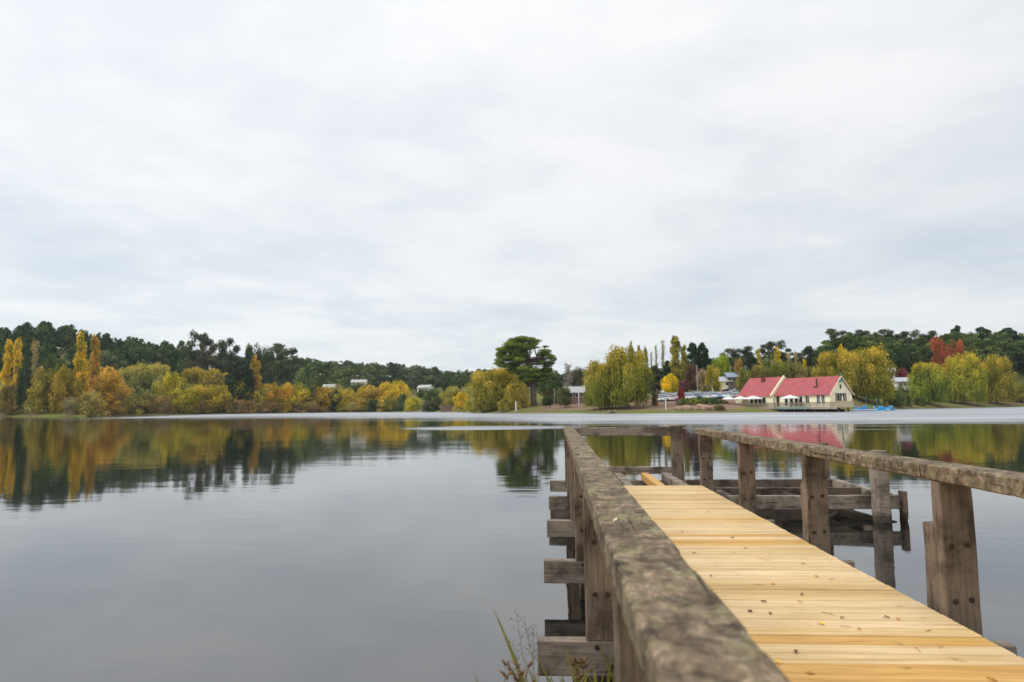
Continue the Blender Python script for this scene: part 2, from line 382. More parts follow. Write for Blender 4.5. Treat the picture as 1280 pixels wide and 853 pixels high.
# ------------------------------------------------------------------ water
def water_mat():
    m, nt, ns, L = newmat('lake_water'); v = coords(nt)
    tcn = ns.new('ShaderNodeTexCoord'); sp = ns.new('ShaderNodeSeparateXYZ'); L.new(tcn.outputs['Object'], sp.inputs[0])
    X, Y = sp.outputs[0], sp.outputs[1]
    # wind-ruffled area on the far side of the lake: beyond a boundary line Yb(X)
    fc = ns.new('ShaderNodeFloatCurve'); L.new(math_(nt, 'MULTIPLY_ADD', X, 1/400, .5, clamp=True), fc.inputs['Value'])
    pts = RUFF
    cu = fc.mapping.curves[0]
    cu.points[0].location = (0, pts[0][1]/400); cu.points[1].location = (1, pts[-1][1]/400)
    for x, y in pts[1:-1]: cu.points.new(x/400 + .5, y/400)
    for p in cu.points: p.handle_type = 'VECTOR'
    fc.mapping.update()
    yb = math_(nt, 'MULTIPLY', fc.outputs[0], 400.)
    lv = coords(nt, (.01, .08, 1)); wob = math_(nt, 'MULTIPLY_ADD', noi(nt, lv, 2, 5), 44., -22.)
    dlt = math_(nt, 'DIVIDE', math_(nt, 'SUBTRACT', math_(nt, 'ADD', Y, wob), yb), math_(nt, 'MULTIPLY', yb, .16))
    rag = math_(nt, 'MULTIPLY_ADD', noi(nt, coords(nt, (.022, .30, 1)), 1.0, 4, .6), 7.0, -4.0)
    ruff = math_(nt, 'SMOOTH_MIN', math_(nt, 'MULTIPLY_ADD', math_(nt, 'ADD', dlt, rag), .42, .5, clamp=True), 1., .2)
    # thin streaks of breeze in front of it
    sv_ = coords(nt, (.018, .10, 1)); st = ramp(nt, [(.60, 0.), (.68, 1.)]); L.new(noi(nt, sv_, 1.0, 3, .5), st.inputs[0])
    far = ramp(nt, [(.13, 0.), (.2, 1.)]); L.new(math_(nt, 'MULTIPLY', Y, 1/400), far.inputs[0])
    streak = math_(nt, 'MULTIPLY', math_(nt, 'MULTIPLY', st.outputs[0], far.outputs[0]), .10)
    wv = ramp(nt, [(.32, .78), (.6, 1.)]); L.new(noi(nt, coords(nt, (.012, .07, 1)), 1.6, 4, .6), wv.inputs[0])
    ex = math_(nt, 'DIVIDE', math_(nt, 'SUBTRACT', X, GUST[0]), 9.); ey = math_(nt, 'DIVIDE', math_(nt, 'SUBTRACT', math_(nt, 'ADD', Y, math_(nt, 'MULTIPLY', wob, .12)), GUST[1]), 6.5)
    gust = math_(nt, 'MULTIPLY_ADD', math_(nt, 'ADD', math_(nt, 'MULTIPLY', ex, ex), math_(nt, 'MULTIPLY', ey, ey)), -1.2, 1.2, clamp=True)
    streak = math_(nt, 'MAXIMUM', streak, math_(nt, 'MULTIPLY', gust, .75))
    rf = math_(nt, 'MAXIMUM', math_(nt, 'MULTIPLY', ruff, wv.outputs[0]), streak)
    cv = coords(nt, (.38, 1, 1), (0, 0, .06))
    calm = math_(nt, 'ADD', noi(nt, cv, .9, 3, .5, .5), math_(nt, 'MULTIPLY', noi(nt, cv, 3.0, 3, .5), .42))
    pat = ramp(nt, [(.38, .25), (.62, 1.)]); L.new(noi(nt, coords(nt, (.05, .12, 1)), 1, 3), pat.inputs[0])
    hc = math_(nt, 'MULTIPLY', math_(nt, 'MULTIPLY', calm, .0068), pat.outputs[0])
    rip = noi(nt, coords(nt, (.7, 1, 1)), 2.6, 3, .6)
    hr = math_(nt, 'MULTIPLY', math_(nt, 'MULTIPLY', rip, .02), rf)
    bp = ns.new('ShaderNodeBump'); bp.inputs['Strength'].default_value = 1; bp.inputs['Distance'].default_value = 1
    L.new(math_(nt, 'ADD', hc, hr), bp.inputs['Height'])
    b = finish(nt, (.008, .008, .008), .01, spec=.5); b.inputs['IOR'].default_value = 2.5
    L.new(math_(nt, 'MULTIPLY_ADD', rf, .58, .04), b.inputs['Roughness'])
    nz = ns.new('ShaderNodeTexNoise'); nz.inputs['Scale'].default_value = 2.2; nz.inputs['Detail'].default_value = 2; L.new(v, nz.inputs['Vector'])
    sb = ns.new('ShaderNodeVectorMath'); sb.operation = 'SUBTRACT'; L.new(nz.outputs['Color'], sb.inputs[0]); sb.inputs[1].default_value = (.5, .5, .5)
    ml = ns.new('ShaderNodeVectorMath'); ml.operation = 'MULTIPLY'; L.new(sb.outputs[0], ml.inputs[0]); ml.inputs[1].default_value = (RUFFS, RUFFS, 0)
    sc_ = ns.new('ShaderNodeVectorMath'); sc_.operation = 'SCALE'; L.new(ml.outputs[0], sc_.inputs[0]); L.new(rf, sc_.inputs['Scale'])
    ad = ns.new('ShaderNodeVectorMath'); L.new(bp.outputs[0], ad.inputs[0]); L.new(sc_.outputs[0], ad.inputs[1])
    nn = ns.new('ShaderNodeVectorMath'); nn.operation = 'NORMALIZE'; L.new(ad.outputs[0], nn.inputs[0])
    L.new(nn.outputs[0], b.inputs['Normal'])
    # grazing wavelets of the ruffled water act as a broad mirror of the higher sky
    gl = ns.new('ShaderNodeBsdfAnisotropic'); gl.inputs['Color'].default_value = (.74, .77, .82, 1); gl.inputs['Roughness'].default_value = .5; L.new(nn.outputs[0], gl.inputs['Normal'])
    ms = ns.new('ShaderNodeMixShader'); pv = ramp(nt, [(.32, .18), (.5, .48), (.66, .80)]); L.new(noi(nt, coords(nt, (.010, .05, 1)), 1.3, 5, .6), pv.inputs[0]); L.new(math_(nt, 'MULTIPLY', rf, pv.outputs[0]), ms.inputs[0]); L.new(b.outputs[0], ms.inputs[1]); L.new(gl.outputs[0], ms.inputs[2])
    L.new(ms.outputs[0], [n for n in ns if n.type == 'OUTPUT_MATERIAL'][0].inputs[0]); return m
RUFFS = .12
def wpt(px, y, ):   # boundary point on the water seen at (px,y)
    D = F*CAMZ/(y-HOR(px)); q = W(px, D); return (q.x, q.y)
RUFF = [(-200, 395)] + [wpt(*q) for q in ((150, 522.6), (240, 522.3), (380, 522.0), (520, 522.8), (600, 524), (690, 529), (900, 530), (1100, 529), (1270, 529))] + [(200, 120)]
RUFF = [RUFF[0]] + sorted([q for q in RUFF[1:-1] if abs(q[0]) < 195]) + [RUFF[-1]]
GUST = wpt(612, 534.5)
WATER = water_mat()
wm = MB(); wm.add([(-1500, -1500, 0), (1500, -1500, 0), (1500, 1500, 0), (-1500, 1500, 0)], [(0, 1, 2, 3)])
tag(wm.build('lake_water', WATER), kind='structure')

# ------------------------------------------------------------------ jetty
def plank_np(mb, x0, x1, y0, y1, z0, z1, axis='Y', seg=.12, jit=.003, bev=.008, seed=0, tones=None):
    """timber with worn, slightly wavy arrises, swept along its axis"""
    lo = [x0, y0, z0]; hi = [x1, y1, z1]; ai = 'XYZ'.index(axis); b, c = [i for i in range(3) if i != ai]
    Ln = hi[ai]-lo[ai]; n = max(2, int(Ln/seg)); B0, B1, C0, C1 = lo[b], hi[b], lo[c], hi[c]
    def side(p, q, k): return [(p[0]+(q[0]-p[0])*i/k, p[1]+(q[1]-p[1])*i/k) for i in range(k)]
    e = bev; ring = []
    cs = [((B0+e, C0), (B1-e, C0)), ((B1, C0+e), (B1, C1-e)), ((B1-e, C1), (B0+e, C1)), ((B0, C1-e), (B0, C0+e))]
    for p, q in cs: ring += side(p, q, 4) + [q]
    vs = []; fs = []; m = len(ring); cb_, cc_ = (B0+B1)/2, (C0+C1)/2
    for i in range(n+1):
        t = lo[ai] + Ln*i/n
        for (u, w) in ring:
            q = Vector((t*2.2 + seed*3.1, u*14, w*14)); k1 = mnoise.noise(q*1.3); k2 = mnoise.noise(q*.35 + Vector((9, 1, 4)))
            corner = abs(abs(u-cb_)-(B1-B0)/2) < e*1.5 and abs(abs(w-cc_)-(C1-C0)/2) < e*1.5
            k = (k1*jit + k2*jit*.45) * (1.7 if corner else 1)
            if corner and mnoise.noise(Vector((t*6+seed, u*3, w*3))) > .34: k -= jit*1.5
            du, dw = u-cb_, w-cc_; ll = math.hypot(du, dw) or 1
            p = [0, 0, 0]; p[ai] = t; p[b] = u + du/ll*k; p[c] = w + dw/ll*k; vs.append(tuple(p))
    for i in range(n):
        for k in range(m): fs.append((i*m+k, i*m+(k+1) % m, (i+1)*m+(k+1) % m, (i+1)*m+k))
    fs += [tuple(range(m))[::-1], tuple(range(n*m, (n+1)*m))]
    if axis == 'Y': fs = [f[::-1] for f in fs]
    mb.add(vs, fs); return len(fs)
def timber(name, dims, axis, mat, parent, **kw):
    m = MB(); plank_np(m, *dims, axis=axis, **kw); return m.build(name, mat, parent, False)
def bolt(x, y, z, parent):
    m = MB(); pr = [(0, -.013), (.008, -.013), (.0095, -.01), (.010, -.004), (.0165, -.004), (.0175, 0), (.0175, .01)]
    vs = []; n = 10
    for r, d in pr:
        for k in range(n): vs.append((x + r*math.cos(2*PI*k/n), y + d, z + r*math.sin(2*PI*k/n)))
    fs = []
    for i in range(len(pr)-1):
        for k in range(n): fs.append((i*n+k, i*n+(k+1) % n, (i+1)*n+(k+1) % n, (i+1)*n+k))
    m.add(vs, fs); return m.build('bolt', RUST, parent)

ZDECK, ZBT, ZBB, ZRT, ZRR = CAMZ-1.29, CAMZ-1.5, CAMZ-1.72, CAMZ-.41, CAMZ-.392
YB = [14.1, 11.66, 9.24, 6.87, 4.57, 2.2, -.15]
jet = thing('jetty', (0, 0, 0), 'timber jetty with mossy grey handrails and a new pine deck running out over the lake', 'jetty')
for i, y in enumerate(YB):
    x1 = 2.82
    bm_ = timber('cross_beam', (-.14, x1, y, y+.10, ZBB, ZBT), 'X', WOODX, jet, seed=i, jit=.0025)
    for xx in (.24, .33): 
        bolt(xx, y-.0, ZBT-.04 - (.12 if xx > .3 else 0), bm_)
    # rail posts stand on the beams
    if i != 0:
        p = timber('rail_post', (2.368, 2.568, y-.102, y-.003, ZBB, ZRR-.100), 'Z', WOODZ, jet, seed=10+i)
        if i < 6:
            for zz_ in (CAMZ-.88, CAMZ-1.21):
                bolt(2.42, y-.102, zz_, p); bolt(2.515, y-.102, zz_+.01, p)
    else:
        p = timber('rail_post', (2.33, 2.56, y, y+.16, ZBB-.6, ZRT-.0), 'Z', WOODZ, jet, seed=10+i)
        bolt(2.44, y, CAMZ-.7, p); bolt(2.44, y, CAMZ-1.0, p)
    q = timber('rail_post', (.172, .352, y+.0, y+.098, ZBT+.004, ZRT-.104), 'Z', WOODZ, jet, seed=20+i)
    for zz_ in (CAMZ-.88, CAMZ-1.21): bolt(.235, y, zz_, q); bolt(.318, y, zz_-.0, q)
    # piles bolted behind the beams, down into the lake bed
    ym = .102
    timber('pile', (.205, .345, y+ym, y+ym+.16, -1.6, CAMZ-.80), 'Z', WOODZ, jet, seed=30+i, jit=.008, bev=.02)
    if i: timber('pile', (2.43, 2.58, y+ym, y+ym+.16, -1.6, CAMZ-.79), 'Z', WOODZ, jet, seed=40+i, jit=.008, bev=.02)
# handrails
timber('handrail', (.152, .350, -1.2, 14.2, ZRT-.10, ZRT), 'Y', WOODY, jet, seg=.03, jit=.0028, bev=.009, seed=3)
timber('handrail', (2.355, 2.575, 4.66, 11.90, ZRR-.097, ZRR), 'Y', WOODY, jet, seg=.04, jit=.0035, bev=.010, seed=8)
timber('handrail', (2.357, 2.577, -1.2, 4.652, ZRR-.097, ZRR+.004), 'Y', WOODY, jet, seg=.04, jit=.0035, bev=.010, seed=12)
timber('end_rail', (.354, 2.326, 14.13, 14.19, ZRT-.20, ZRT-.02), 'X', WOODX, jet, seed=5)
timber('end_rail', (.354, 2.326, 14.13, 14.19, ZRT-.96, ZRT-.82), 'X', WOODX, jet, seed=6)
# joists
for k, (xa, xb) in enumerate(((.55, .68), (1.16, 1.30), (1.70, 1.84), (2.10, 2.24))):
    m = PINE if k == 2 else WOODY
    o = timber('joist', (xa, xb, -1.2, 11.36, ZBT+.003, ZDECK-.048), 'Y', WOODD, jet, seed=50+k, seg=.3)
    o = timber('joist', (xa, xb, 11.38, 14.10, ZBT+.003, ZDECK-.052), 'Y', PINE if k == 2 else WOODX, jet, seed=60+k, seg=.1)
    if k == 2:
        at = o.data.attributes.new('tone', 'FLOAT', 'FACE'); at.data.foreach_set('value', [.95]*len(o.data.polygons))
# new deck boards
dk = MB(); tones = []; y = 11.40; i = 0; R = random.Random(4)
gold = [(3.45, 3.57), (3.92, 4.03), (6.62, 6.76), (6.96, 7.06), (7.94, 8.04), (2.3, 2.4)]
while y > -1.2:
    wv = .131
    mid = y - wv/2
    tn = R.uniform(.0, .78)
    if any(a_-.04 < mid < b_+.04 for a_, b_ in gold): tn = R.uniform(.86, 1)
    n = plank_np(dk, R.uniform(.356, .362), 2.336 + R.uniform(-.004, .004), y-wv, y, ZDECK-.045 + R.uniform(-.0015, .0015), ZDECK + R.uniform(-.003, .003), axis='X', seg=.5, jit=.0010, bev=.0055, seed=i)
    tones += [tn]*n; y -= wv + R.choice((.004, .006, .008, .011)); i += 1
o = dk.build('decking', PINE, jet); at = o.data.attributes.new('tone', 'FLOAT', 'FACE'); at.data.foreach_set('value', tones)

# old open platform beside the jetty head
plat = thing('old_platform', (4, 12.5, 0), 'bare frame of an old grey landing stage standing beside the jetty head', 'platform')
def tp(name, dims, axis, mat, **kw):
    d = (dims[0]-4, dims[1]-4, dims[2]-12.5, dims[3]-12.5, dims[4], dims[5]); return timber(name, d, axis, mat, plat, **kw)
tp('beam', (2.83, 5.58, 11.70, 11.80, ZBB, ZBT), 'X', WOODX, seed=71, jit=.006)
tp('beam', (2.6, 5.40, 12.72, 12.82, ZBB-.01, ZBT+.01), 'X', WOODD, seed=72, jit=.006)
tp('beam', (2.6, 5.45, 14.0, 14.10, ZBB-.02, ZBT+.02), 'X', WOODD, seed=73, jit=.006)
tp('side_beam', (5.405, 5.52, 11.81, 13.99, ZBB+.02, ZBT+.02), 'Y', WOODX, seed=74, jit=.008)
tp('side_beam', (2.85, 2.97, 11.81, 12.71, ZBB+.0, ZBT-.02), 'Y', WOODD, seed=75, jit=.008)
tp('post', (5.09, 5.34, 11.46, 11.69, -1.6, CAMZ-.765), 'Z', WOODX, seed=76, jit=.010, bev=.05)
tp('post', (5.2, 5.42, 14.11, 14.3, -1.6, CAMZ-.78), 'Z', WOODZ, seed=77, jit=.008, bev=.03)
tp('post', (5.585, 5.66, 11.62, 11.80, -.9, ZBT+.07), 'Z', WOODZ, seed=78, jit=.01, bev=.015)
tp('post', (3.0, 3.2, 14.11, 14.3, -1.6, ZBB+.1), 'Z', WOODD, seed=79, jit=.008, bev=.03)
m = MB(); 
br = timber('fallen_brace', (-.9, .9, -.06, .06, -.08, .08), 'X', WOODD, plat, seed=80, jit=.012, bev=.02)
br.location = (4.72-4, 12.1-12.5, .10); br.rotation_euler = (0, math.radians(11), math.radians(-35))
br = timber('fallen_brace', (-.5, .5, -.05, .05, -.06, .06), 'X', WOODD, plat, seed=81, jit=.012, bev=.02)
br.location = (4.9-4, 12.1-12.5, .14); br.rotation_euler = (0, math.radians(-28), math.radians(12))

# fallen leaves on the deck
leaf_shapes = []
def leaf_mesh(seed, L_=.055, w=.02):
    r = random.Random(seed); vs = []; n = 7
    for i in range(n+1):
        t = i/n; ww = w*math.sin(PI*min(.999, t**.8)) * r.uniform(.8, 1.15)
        zc_ = .004 + .008*math.sin(t*PI)*r.uniform(.5, 1.3)
        vs += [(L_*(t-.5), -ww, zc_+.006*r.random()), (L_*(t-.5), 0, zc_-.001), (L_*(t-.5), ww, zc_+.006*r.random())]
    fs = []
    for i in range(n):
        a_ = i*3; fs += [(a_, a_+1, a_+4, a_+3), (a_+1, a_+2, a_+5, a_+4)]
    me = bpy.data.meshes.new('fallen_leaf'); me.from_pydata(vs, [], fs); me.update(); me.materials.append(LEAFONE); return me
LEAFONE = plain('dry_leaf', (.2, .1, .05), .7, .3, 60, 0, True)
shapes = [leaf_mesh(s, .04 + .012*s, .012 + .003*(s % 3)) for s in range(4)]
def deckpt(px, py):
    r = CAMR @ Vector((px-640, 426.5-py, -F)); k = (ZDECK-CAMZ)/r.z; return Vector((r.x*k, r.y*k, ZDECK + .001))
spots = [(1004, 706, 'b'), (1020, 722, 'o'), (966, 731, 'o'), (1003, 744, 'b'), (1000, 754, 'o'), (954, 753, 'b'), (937, 765, 'b'), (963, 768, 'b'), (1053, 774, 'b'), (1108, 773, 'b'),
         (1027, 781, 'y'), (995, 816, 'b'), (1074, 788, 'o'), (1057, 784, 't'), (1123, 805, 't'), (1147, 813, 't'), (1176, 810, 't'), (1131, 836, 't'), (1198, 826, 't'), (973, 829, 'y'),
         (853, 666, 'b'), (868, 692, 'b'), (915, 673, 'b'), (932, 686, 'o'), (889, 721, 'b'), (955, 753, 'b'), (1013, 843, 'o'), (1240, 851, 'o'), (886, 640, 'b'), (1040, 725, 't'), (948, 732, 't'), (1035, 768, 't'), (1122, 775, 'o'), (1160, 790, 't'), (975, 645, 'b'), (955, 700, 't')]
LC = {'b': (.13, .055, .03), 'o': (.50, .22, .05), 'y': (.75, .50, .03), 't': (.42, .26, .12)}
LN = {'b': 'small curled dark brown leaf fallen on the new deck boards', 'o': 'small orange leaf fallen on the new deck boards',
      'y': 'bright yellow leaf lying on the new deck boards', 't': 'tan bark sliver lying on the new deck boards'}
for k, (px, py, c) in enumerate(spots):
    p = deckpt(px, py)
    if not (.42 < p.x < 2.3): continue
    o = bpy.data.objects.new('fallen_leaf', shapes[k % 4]); COL.objects.link(o); o.location = p; o.rotation_euler = (0, 0, k*2.4)
    o.color = (*LC[c], 1); tag(o, LN[c], 'leaf', 'leaves fallen on the deck')
    o.scale = (.72, .72, .8)
    if c == 't': o.scale = (1.3, .25, .5)
# pale leaf on the handrail
r_ = CAMR @ Vector((771-640, 426.5-657, -F)); k_ = (ZRT-CAMZ)/r_.z
o = bpy.data.objects.new('fallen_leaf', shapes[0]); COL.objects.link(o); o.location = (r_.x*k_, r_.y*k_, ZRT+.006); o.rotation_euler = (0, 0, .3); o.color = (.72, .58, .40, 1); o.scale = (.8, 1, 1)
tag(o, 'pale cream leaf lying on top of the mossy left handrail', 'leaf')

# ------------------------------------------------------------------ reeds by the camera
GRN = plain('sedge_green', (.22, .22, .035), .6, .35, 9); DRY = plain('dry_stem', (.22, .17, .13), .8, .3, 20); BRN = plain('brown_seed_head', (.17, .10, .045), .9, .4, 30)
DRYB = plain('dead_blade', (.30, .22, .12), .8, .3, 20)
def blade(mb, base, tip, bend, w, n=12):
    base = Vector(base); tip = Vector(tip); vs = []; side = (tip-base).cross(Vector((0, 1, .1))).normalized()
    for i in range(n+1):
        t = i/n; p = base.lerp(tip, t) + Vector(bend)*math.sin(PI*t)*.5
        ww = 1.5*w*(1-t)**.6 * (.7 + .3*min(1, t*6)) + .0006
        vs += [p - side*ww, p + Vector((0, -ww*.5, 0)), p + side*ww]
    fs = []
    for i in range(n):
        a_ = i*3; fs += [(a_, a_+1, a_+4, a_+3), (a_+1, a_+2, a_+5, a_+4)]
    mb.add(vs, fs)
sed = thing('sedge_plant', (-.1, 2.45, -.1), 'yellow green sedge with one long leaning blade at the foot of the left handrail', 'plant')
def rel(v): return Vector(v) - Vector((-.1, 2.45, -.1))
def q(px, py, D): return rel(P(px, py, D))
for (bx, by, tx, ty, w, D) in ((690, 905, 617, 761, .0075, 2.5), (742, 905, 705, 805, .006, 2.45), (735, 910, 743, 830, .006, 2.4), (800, 900, 746, 800, .003, 2.3), (730, 900, 668, 815, .003, 2.5),
                               (672, 905, 640, 835, .005, 2.4), (715, 905, 722, 820, .004, 2.5), (700, 905, 655, 822, .004, 2.45), (745, 905, 760, 838, .004, 2.4), (660, 905, 690, 838, .004, 2.5), (745, 900, 764, 812, .003, 2.45), (760, 910, 716, 824, .004, 2.5), (770, 905, 735, 842, .005, 2.4), (690, 900, 645, 846, .005, 2.45), (720, 900, 700, 836, .006, 2.5), (705, 905, 732, 846, .006, 2.35), (680, 900, 668, 842, .006, 2.4), (755, 905, 780, 848, .005, 2.4)):
    m = MB(); blade(m, q(bx, by+60, D), q(tx, ty, D), (.02, 0, .01), w); m.build('blade', GRN, sed)
for (cx, cy, D, sx) in ((648, 842, 2.4, 1), (724, 836, 2.35, .6)):
    m = MB(); R = random.Random(cx)
    for k in range(26):
        a_ = q(cx + R.uniform(-18, 18)*sx, cy + R.uniform(-10, 14), D); d = Vector((R.uniform(-1, 1), R.uniform(-1, 1), R.uniform(.2, 1))).normalized()*.03
        m.tube([a_, a_+d*.5, a_+d], [.001, .0045, .0008], 5)
    m.tube([q(cx+10, cy+80, D), q(cx+4, cy+10, D), q(cx-4, cy-4, D)], [.003, .002, .001], 5)
    m.build('seed_head', BRN, sed, True)
Rb = random.Random(21)
for k in range(26):
    bx = Rb.uniform(612, 790); D = Rb.uniform(2.25, 2.6); m = MB(); blade(m, q(bx, 930, D), q(bx + Rb.uniform(-38, 38), Rb.uniform(826, 858), D), (Rb.uniform(-.03, .03), 0, .01), Rb.uniform(.002, .0045)); m.build('blade', GRN if k % 4 else DRYB, sed)
weed = thing('dry_weed', (-.05, 2.9, -.1), 'thin dry grey weed with feathery seed heads behind the long green blade', 'plant')
R = random.Random(3)
def relw(v): return Vector(v) - Vector((-.05, 2.9, -.1))
for (tx, ty) in ((646, 771), (655, 770), (667, 780), (641, 800), (672, 795), (633, 830)):
    m = MB(); b0 = relw(P(668, 900, 2.9)); t0 = relw(P(tx, ty, 2.9)); mid_ = b0.lerp(t0, .55) + Vector((R.uniform(-.01, .02), 0, 0))
    m.tube([b0, mid_, t0], [.0018, .0013, .0006], 5)
    hd = m
    for k in range(16):
        s = R.uniform(.55, 1); p = b0.lerp(mid_, s*2 if s < .5 else 1) if s < .5 else mid_.lerp(t0, (s-.5)*2)
        d = Vector((R.uniform(-1, 1), R.uniform(-.6, .6), R.uniform(.3, 1.2))).normalized()*R.uniform(.012, .03)
        m.tube([p, p+d], [.0005, .0004], 4, False); hd.tube([p+d*.9, p+d*1.15, p+d*1.35], [.0008, .0026, .0006], 4)
    m.build('stem', DRY, weed)

# ------------------------------------------------------------------ trees
def unit(n):
    v = RNG.normal(size=(n, 3)); return v/np.linalg.norm(v, axis=1, keepdims=True)
def quads(pts, nrm, size, aspect=1., upright=0.):
    """leaf faces: pts Nx3, nrm Nx3, size N"""
    n = len(pts); r = unit(n)
    if upright: r = r*(1-upright) + np.array([0, 0, 1.])*upright
    a = np.cross(nrm, r); a /= np.linalg.norm(a, axis=1, keepdims=True)+1e-9
    b = np.cross(nrm, a); b /= np.linalg.norm(b, axis=1, keepdims=True)+1e-9
    s = (size*.5)[:, None]; k = RNG.uniform(.55, 1.0, (4, n, 1))
    v = np.stack([pts - a*s*k[0] - b*s*aspect*k[1]*.8, pts + a*s*k[1] - b*s*aspect*k[2], pts + a*s*k[2]*.8 + b*s*aspect*k[3], pts - a*s*k[3] + b*s*aspect*k[0]], axis=1).reshape(-1, 3)
    return v, np.arange(4*n).reshape(n, 4)
def lobe(c, r, n, fill=.5):
    u = unit(n); rad = (fill + (1-fill)*RNG.random(n)**.6)[:, None]
    p = np.array(c) + u*np.array(r)*rad*RNG.uniform(.85, 1.12, (n, 1)); nr = u + unit(n)*.7; nr /= np.linalg.norm(nr, axis=1, keepdims=True)
    return p, nr
class Proto: pass
def envelope(kind, H, R, nl):
    """lobe centres + radii for a crown of height H and radius R, trunk foot at the origin"""
    out = []
    for i in range(nl):
        a_ = RNG.uniform(0, 2*PI); t = (i+.5)/nl
        if kind == 'pine':
            z = H*(.22 + .74*t); rr = R*(1-((t-.25)/.8)**2 if t > .25 else .8+.2*t/.25); rr = max(rr, .12*R)*RNG.uniform(.45, .9); s = R*RNG.uniform(.26, .42)*(1.1-.4*t); out.append(((rr*math.cos(a_), rr*math.sin(a_), z), (s, s, s*.75)))
        elif kind == 'gum':
            z = H*(.42 + .52*t); rr = R*math.sqrt(max(.05, 1-((t-.3)/.8)**2))*RNG.uniform(.35, .95); s = R*RNG.uniform(.24, .36); out.append(((rr*math.cos(a_), rr*math.sin(a_), z), (s, s, s*.55)))
        elif kind == 'round':
            z = H*(.2 + .72*t); rr = R*math.sqrt(max(.03, 1-((z/H-.5)/.5)**2))*RNG.uniform(.35, .82); s = R*RNG.uniform(.28, .42); out.append(((rr*math.cos(a_), rr*math.sin(a_), z), (s, s, s*.9)))
        elif kind == 'bush':
            z = H*(.05 + .80*t); rr = R*math.sqrt(max(.03, 1-(z/H)**2))*RNG.uniform(.3, .85); rr = R*max(.03, 1-(z/H)**2.6)**.45*RNG.uniform(.25, .85); s = R*RNG.uniform(.2, .36); out.append(((rr*math.cos(a_), rr*math.sin(a_), z), (s, s, min(s, H*.2))))
        elif kind == 'poplar':
            z = H*(.08 + .85*t); prof = .45+.55*math.sin(PI*min(1, (t*.8+.15)))**.7; rr = R*prof*RNG.uniform(.1, .62); s = R*RNG.uniform(.3, .5)*prof; out.append(((rr*math.cos(a_), rr*math.sin(a_), z), (s, s, H*RNG.uniform(.05, .09))))
        elif kind == 'willow':
            z = H*(.14 + .76*t); rr = R*math.sqrt(max(.02, 1-((z/H-.40)/.62)**2))*RNG.uniform(.35, .88); s = R*RNG.uniform(.16, .36); out.append(((rr*math.cos(a_), rr*math.sin(a_), z), (s, s, s*RNG.uniform(.7, 1.0)*H/(1.5*R))))
    return out
def crown_arrays(kind, H, R, nl, per, leaf, fill=.45):
    P_, N_, S_, T_, tip = [], [], [], [], []
    lb = envelope(kind, H, R, nl)
    for c, r in lb:
        k = max(4, int(per*RNG.uniform(.7, 1.3))); p, nr = lobe(c, r, k, fill); tone = np.clip(RNG.uniform(.1, .9) + RNG.normal(0, .13, k), 0, 1); sz = leaf*RNG.uniform(.6, 1.3, k)
        P_.append(p); N_.append(nr); S_.append(sz); T_.append(tone)
        if kind == 'willow':   # hanging curtains from the outer part of each lobe
            nst = int(per*.06)
            for s_ in range(nst):
                u = unit(1)[0]; st = np.array(c) + u*np.array(r)*[1, 1, .3]; ln = min(st[2]-H*.06, H*RNG.uniform(.08, .34)); 
                if ln <= 0: continue
                m_ = max(3, int(ln/leaf*1.1)); zz_ = np.linspace(0, ln, m_)
                out_ = np.array([st[0], st[1], 0]); out_ = out_/(np.linalg.norm(out_)+1e-6)
                q_ = st + out_*(zz_[:, None]*.06) - np.array([0, 0, 1.])*zz_[:, None] + RNG.normal(0, leaf*.25, (m_, 3))
                nn = np.tile(out_, (m_, 1)) + unit(m_)*.6; nn[:, 2] *= .3; nn /= np.linalg.norm(nn, axis=1, keepdims=True)
                P_.append(q_); N_.append(nn); S_.append(np.full(m_, leaf*.75)); T_.append(np.clip(np.full(m_, tone.mean()) + RNG.normal(0, .12, m_), 0, 1))
    P_ = np.concatenate(P_); N_ = np.concatenate(N_); S_ = np.concatenate(S_); T_ = np.concatenate(T_)
    return P_, N_, S_, T_, lb
def crown_obj(kind, H, R, nl, per, leaf, mat, fill=.45):
    P_, N_, S_, T_, lb = crown_arrays(kind, H, R, nl, per, leaf, fill)
    v, f = quads(P_, N_, S_, 1.4 if kind in ('willow', 'poplar') else 1., .6 if kind in ('willow', 'poplar') else 0)
    rr = np.hypot(P_[:, 0], P_[:, 1])/R
    tip = np.clip((P_[:, 2]/H - .55)*1.6 + RNG.normal(0, .15, len(P_)) + (rr-.7)*.3, 0, 1)*.8
    o = np_mesh('crown', v, f, mat, {'tone': ('FLOAT', T_), 'tip': ('FLOAT', tip)})
    return o, lb
def trunk_obj(H, R, lb, r0, mat, top=.55, nlimb=9, lean=0.):
    m = MB(); pts = []; n = 7
    for i in range(n+1):
        t = i/n; pts.append((R*.05*math.sin(t*5)*t + lean*t, R*.05*math.sin(t*4+1)*t, -.4 + (H*top+.4)*t))
    m.tube(pts, [r0*(1.35 if i == 0 else 1-.55*i/n) for i in range(n+1)], 8)
    L_ = sorted(lb, key=lambda q: RNG.random())[:nlimb]
    for c, r in L_:
        zs = min(c[2]*.75, H*top)*RNG.uniform(.55, 1); zs = max(zs, H*.08); t = (zs+.4)/(H*top+.4); k = min(n-1, int(t*n)); a_ = Vector(pts[k]).lerp(Vector(pts[k+1]), t*n-k)
        c_ = Vector(c); mid_ = a_.lerp(c_, .5) + Vector((0, 0, -.12*(c_-a_).length if c_.z > a_.z else .1)); e = c_ + (c_-a_).normalized()*r[0]*.3
        rb = r0*.42*(1-.4*t); m.tube([a_, mid_, c_, e], [rb, rb*.7, rb*.4, rb*.12], 6)
    return m.build('trunk', mat, None, True)
PROTOS = {}
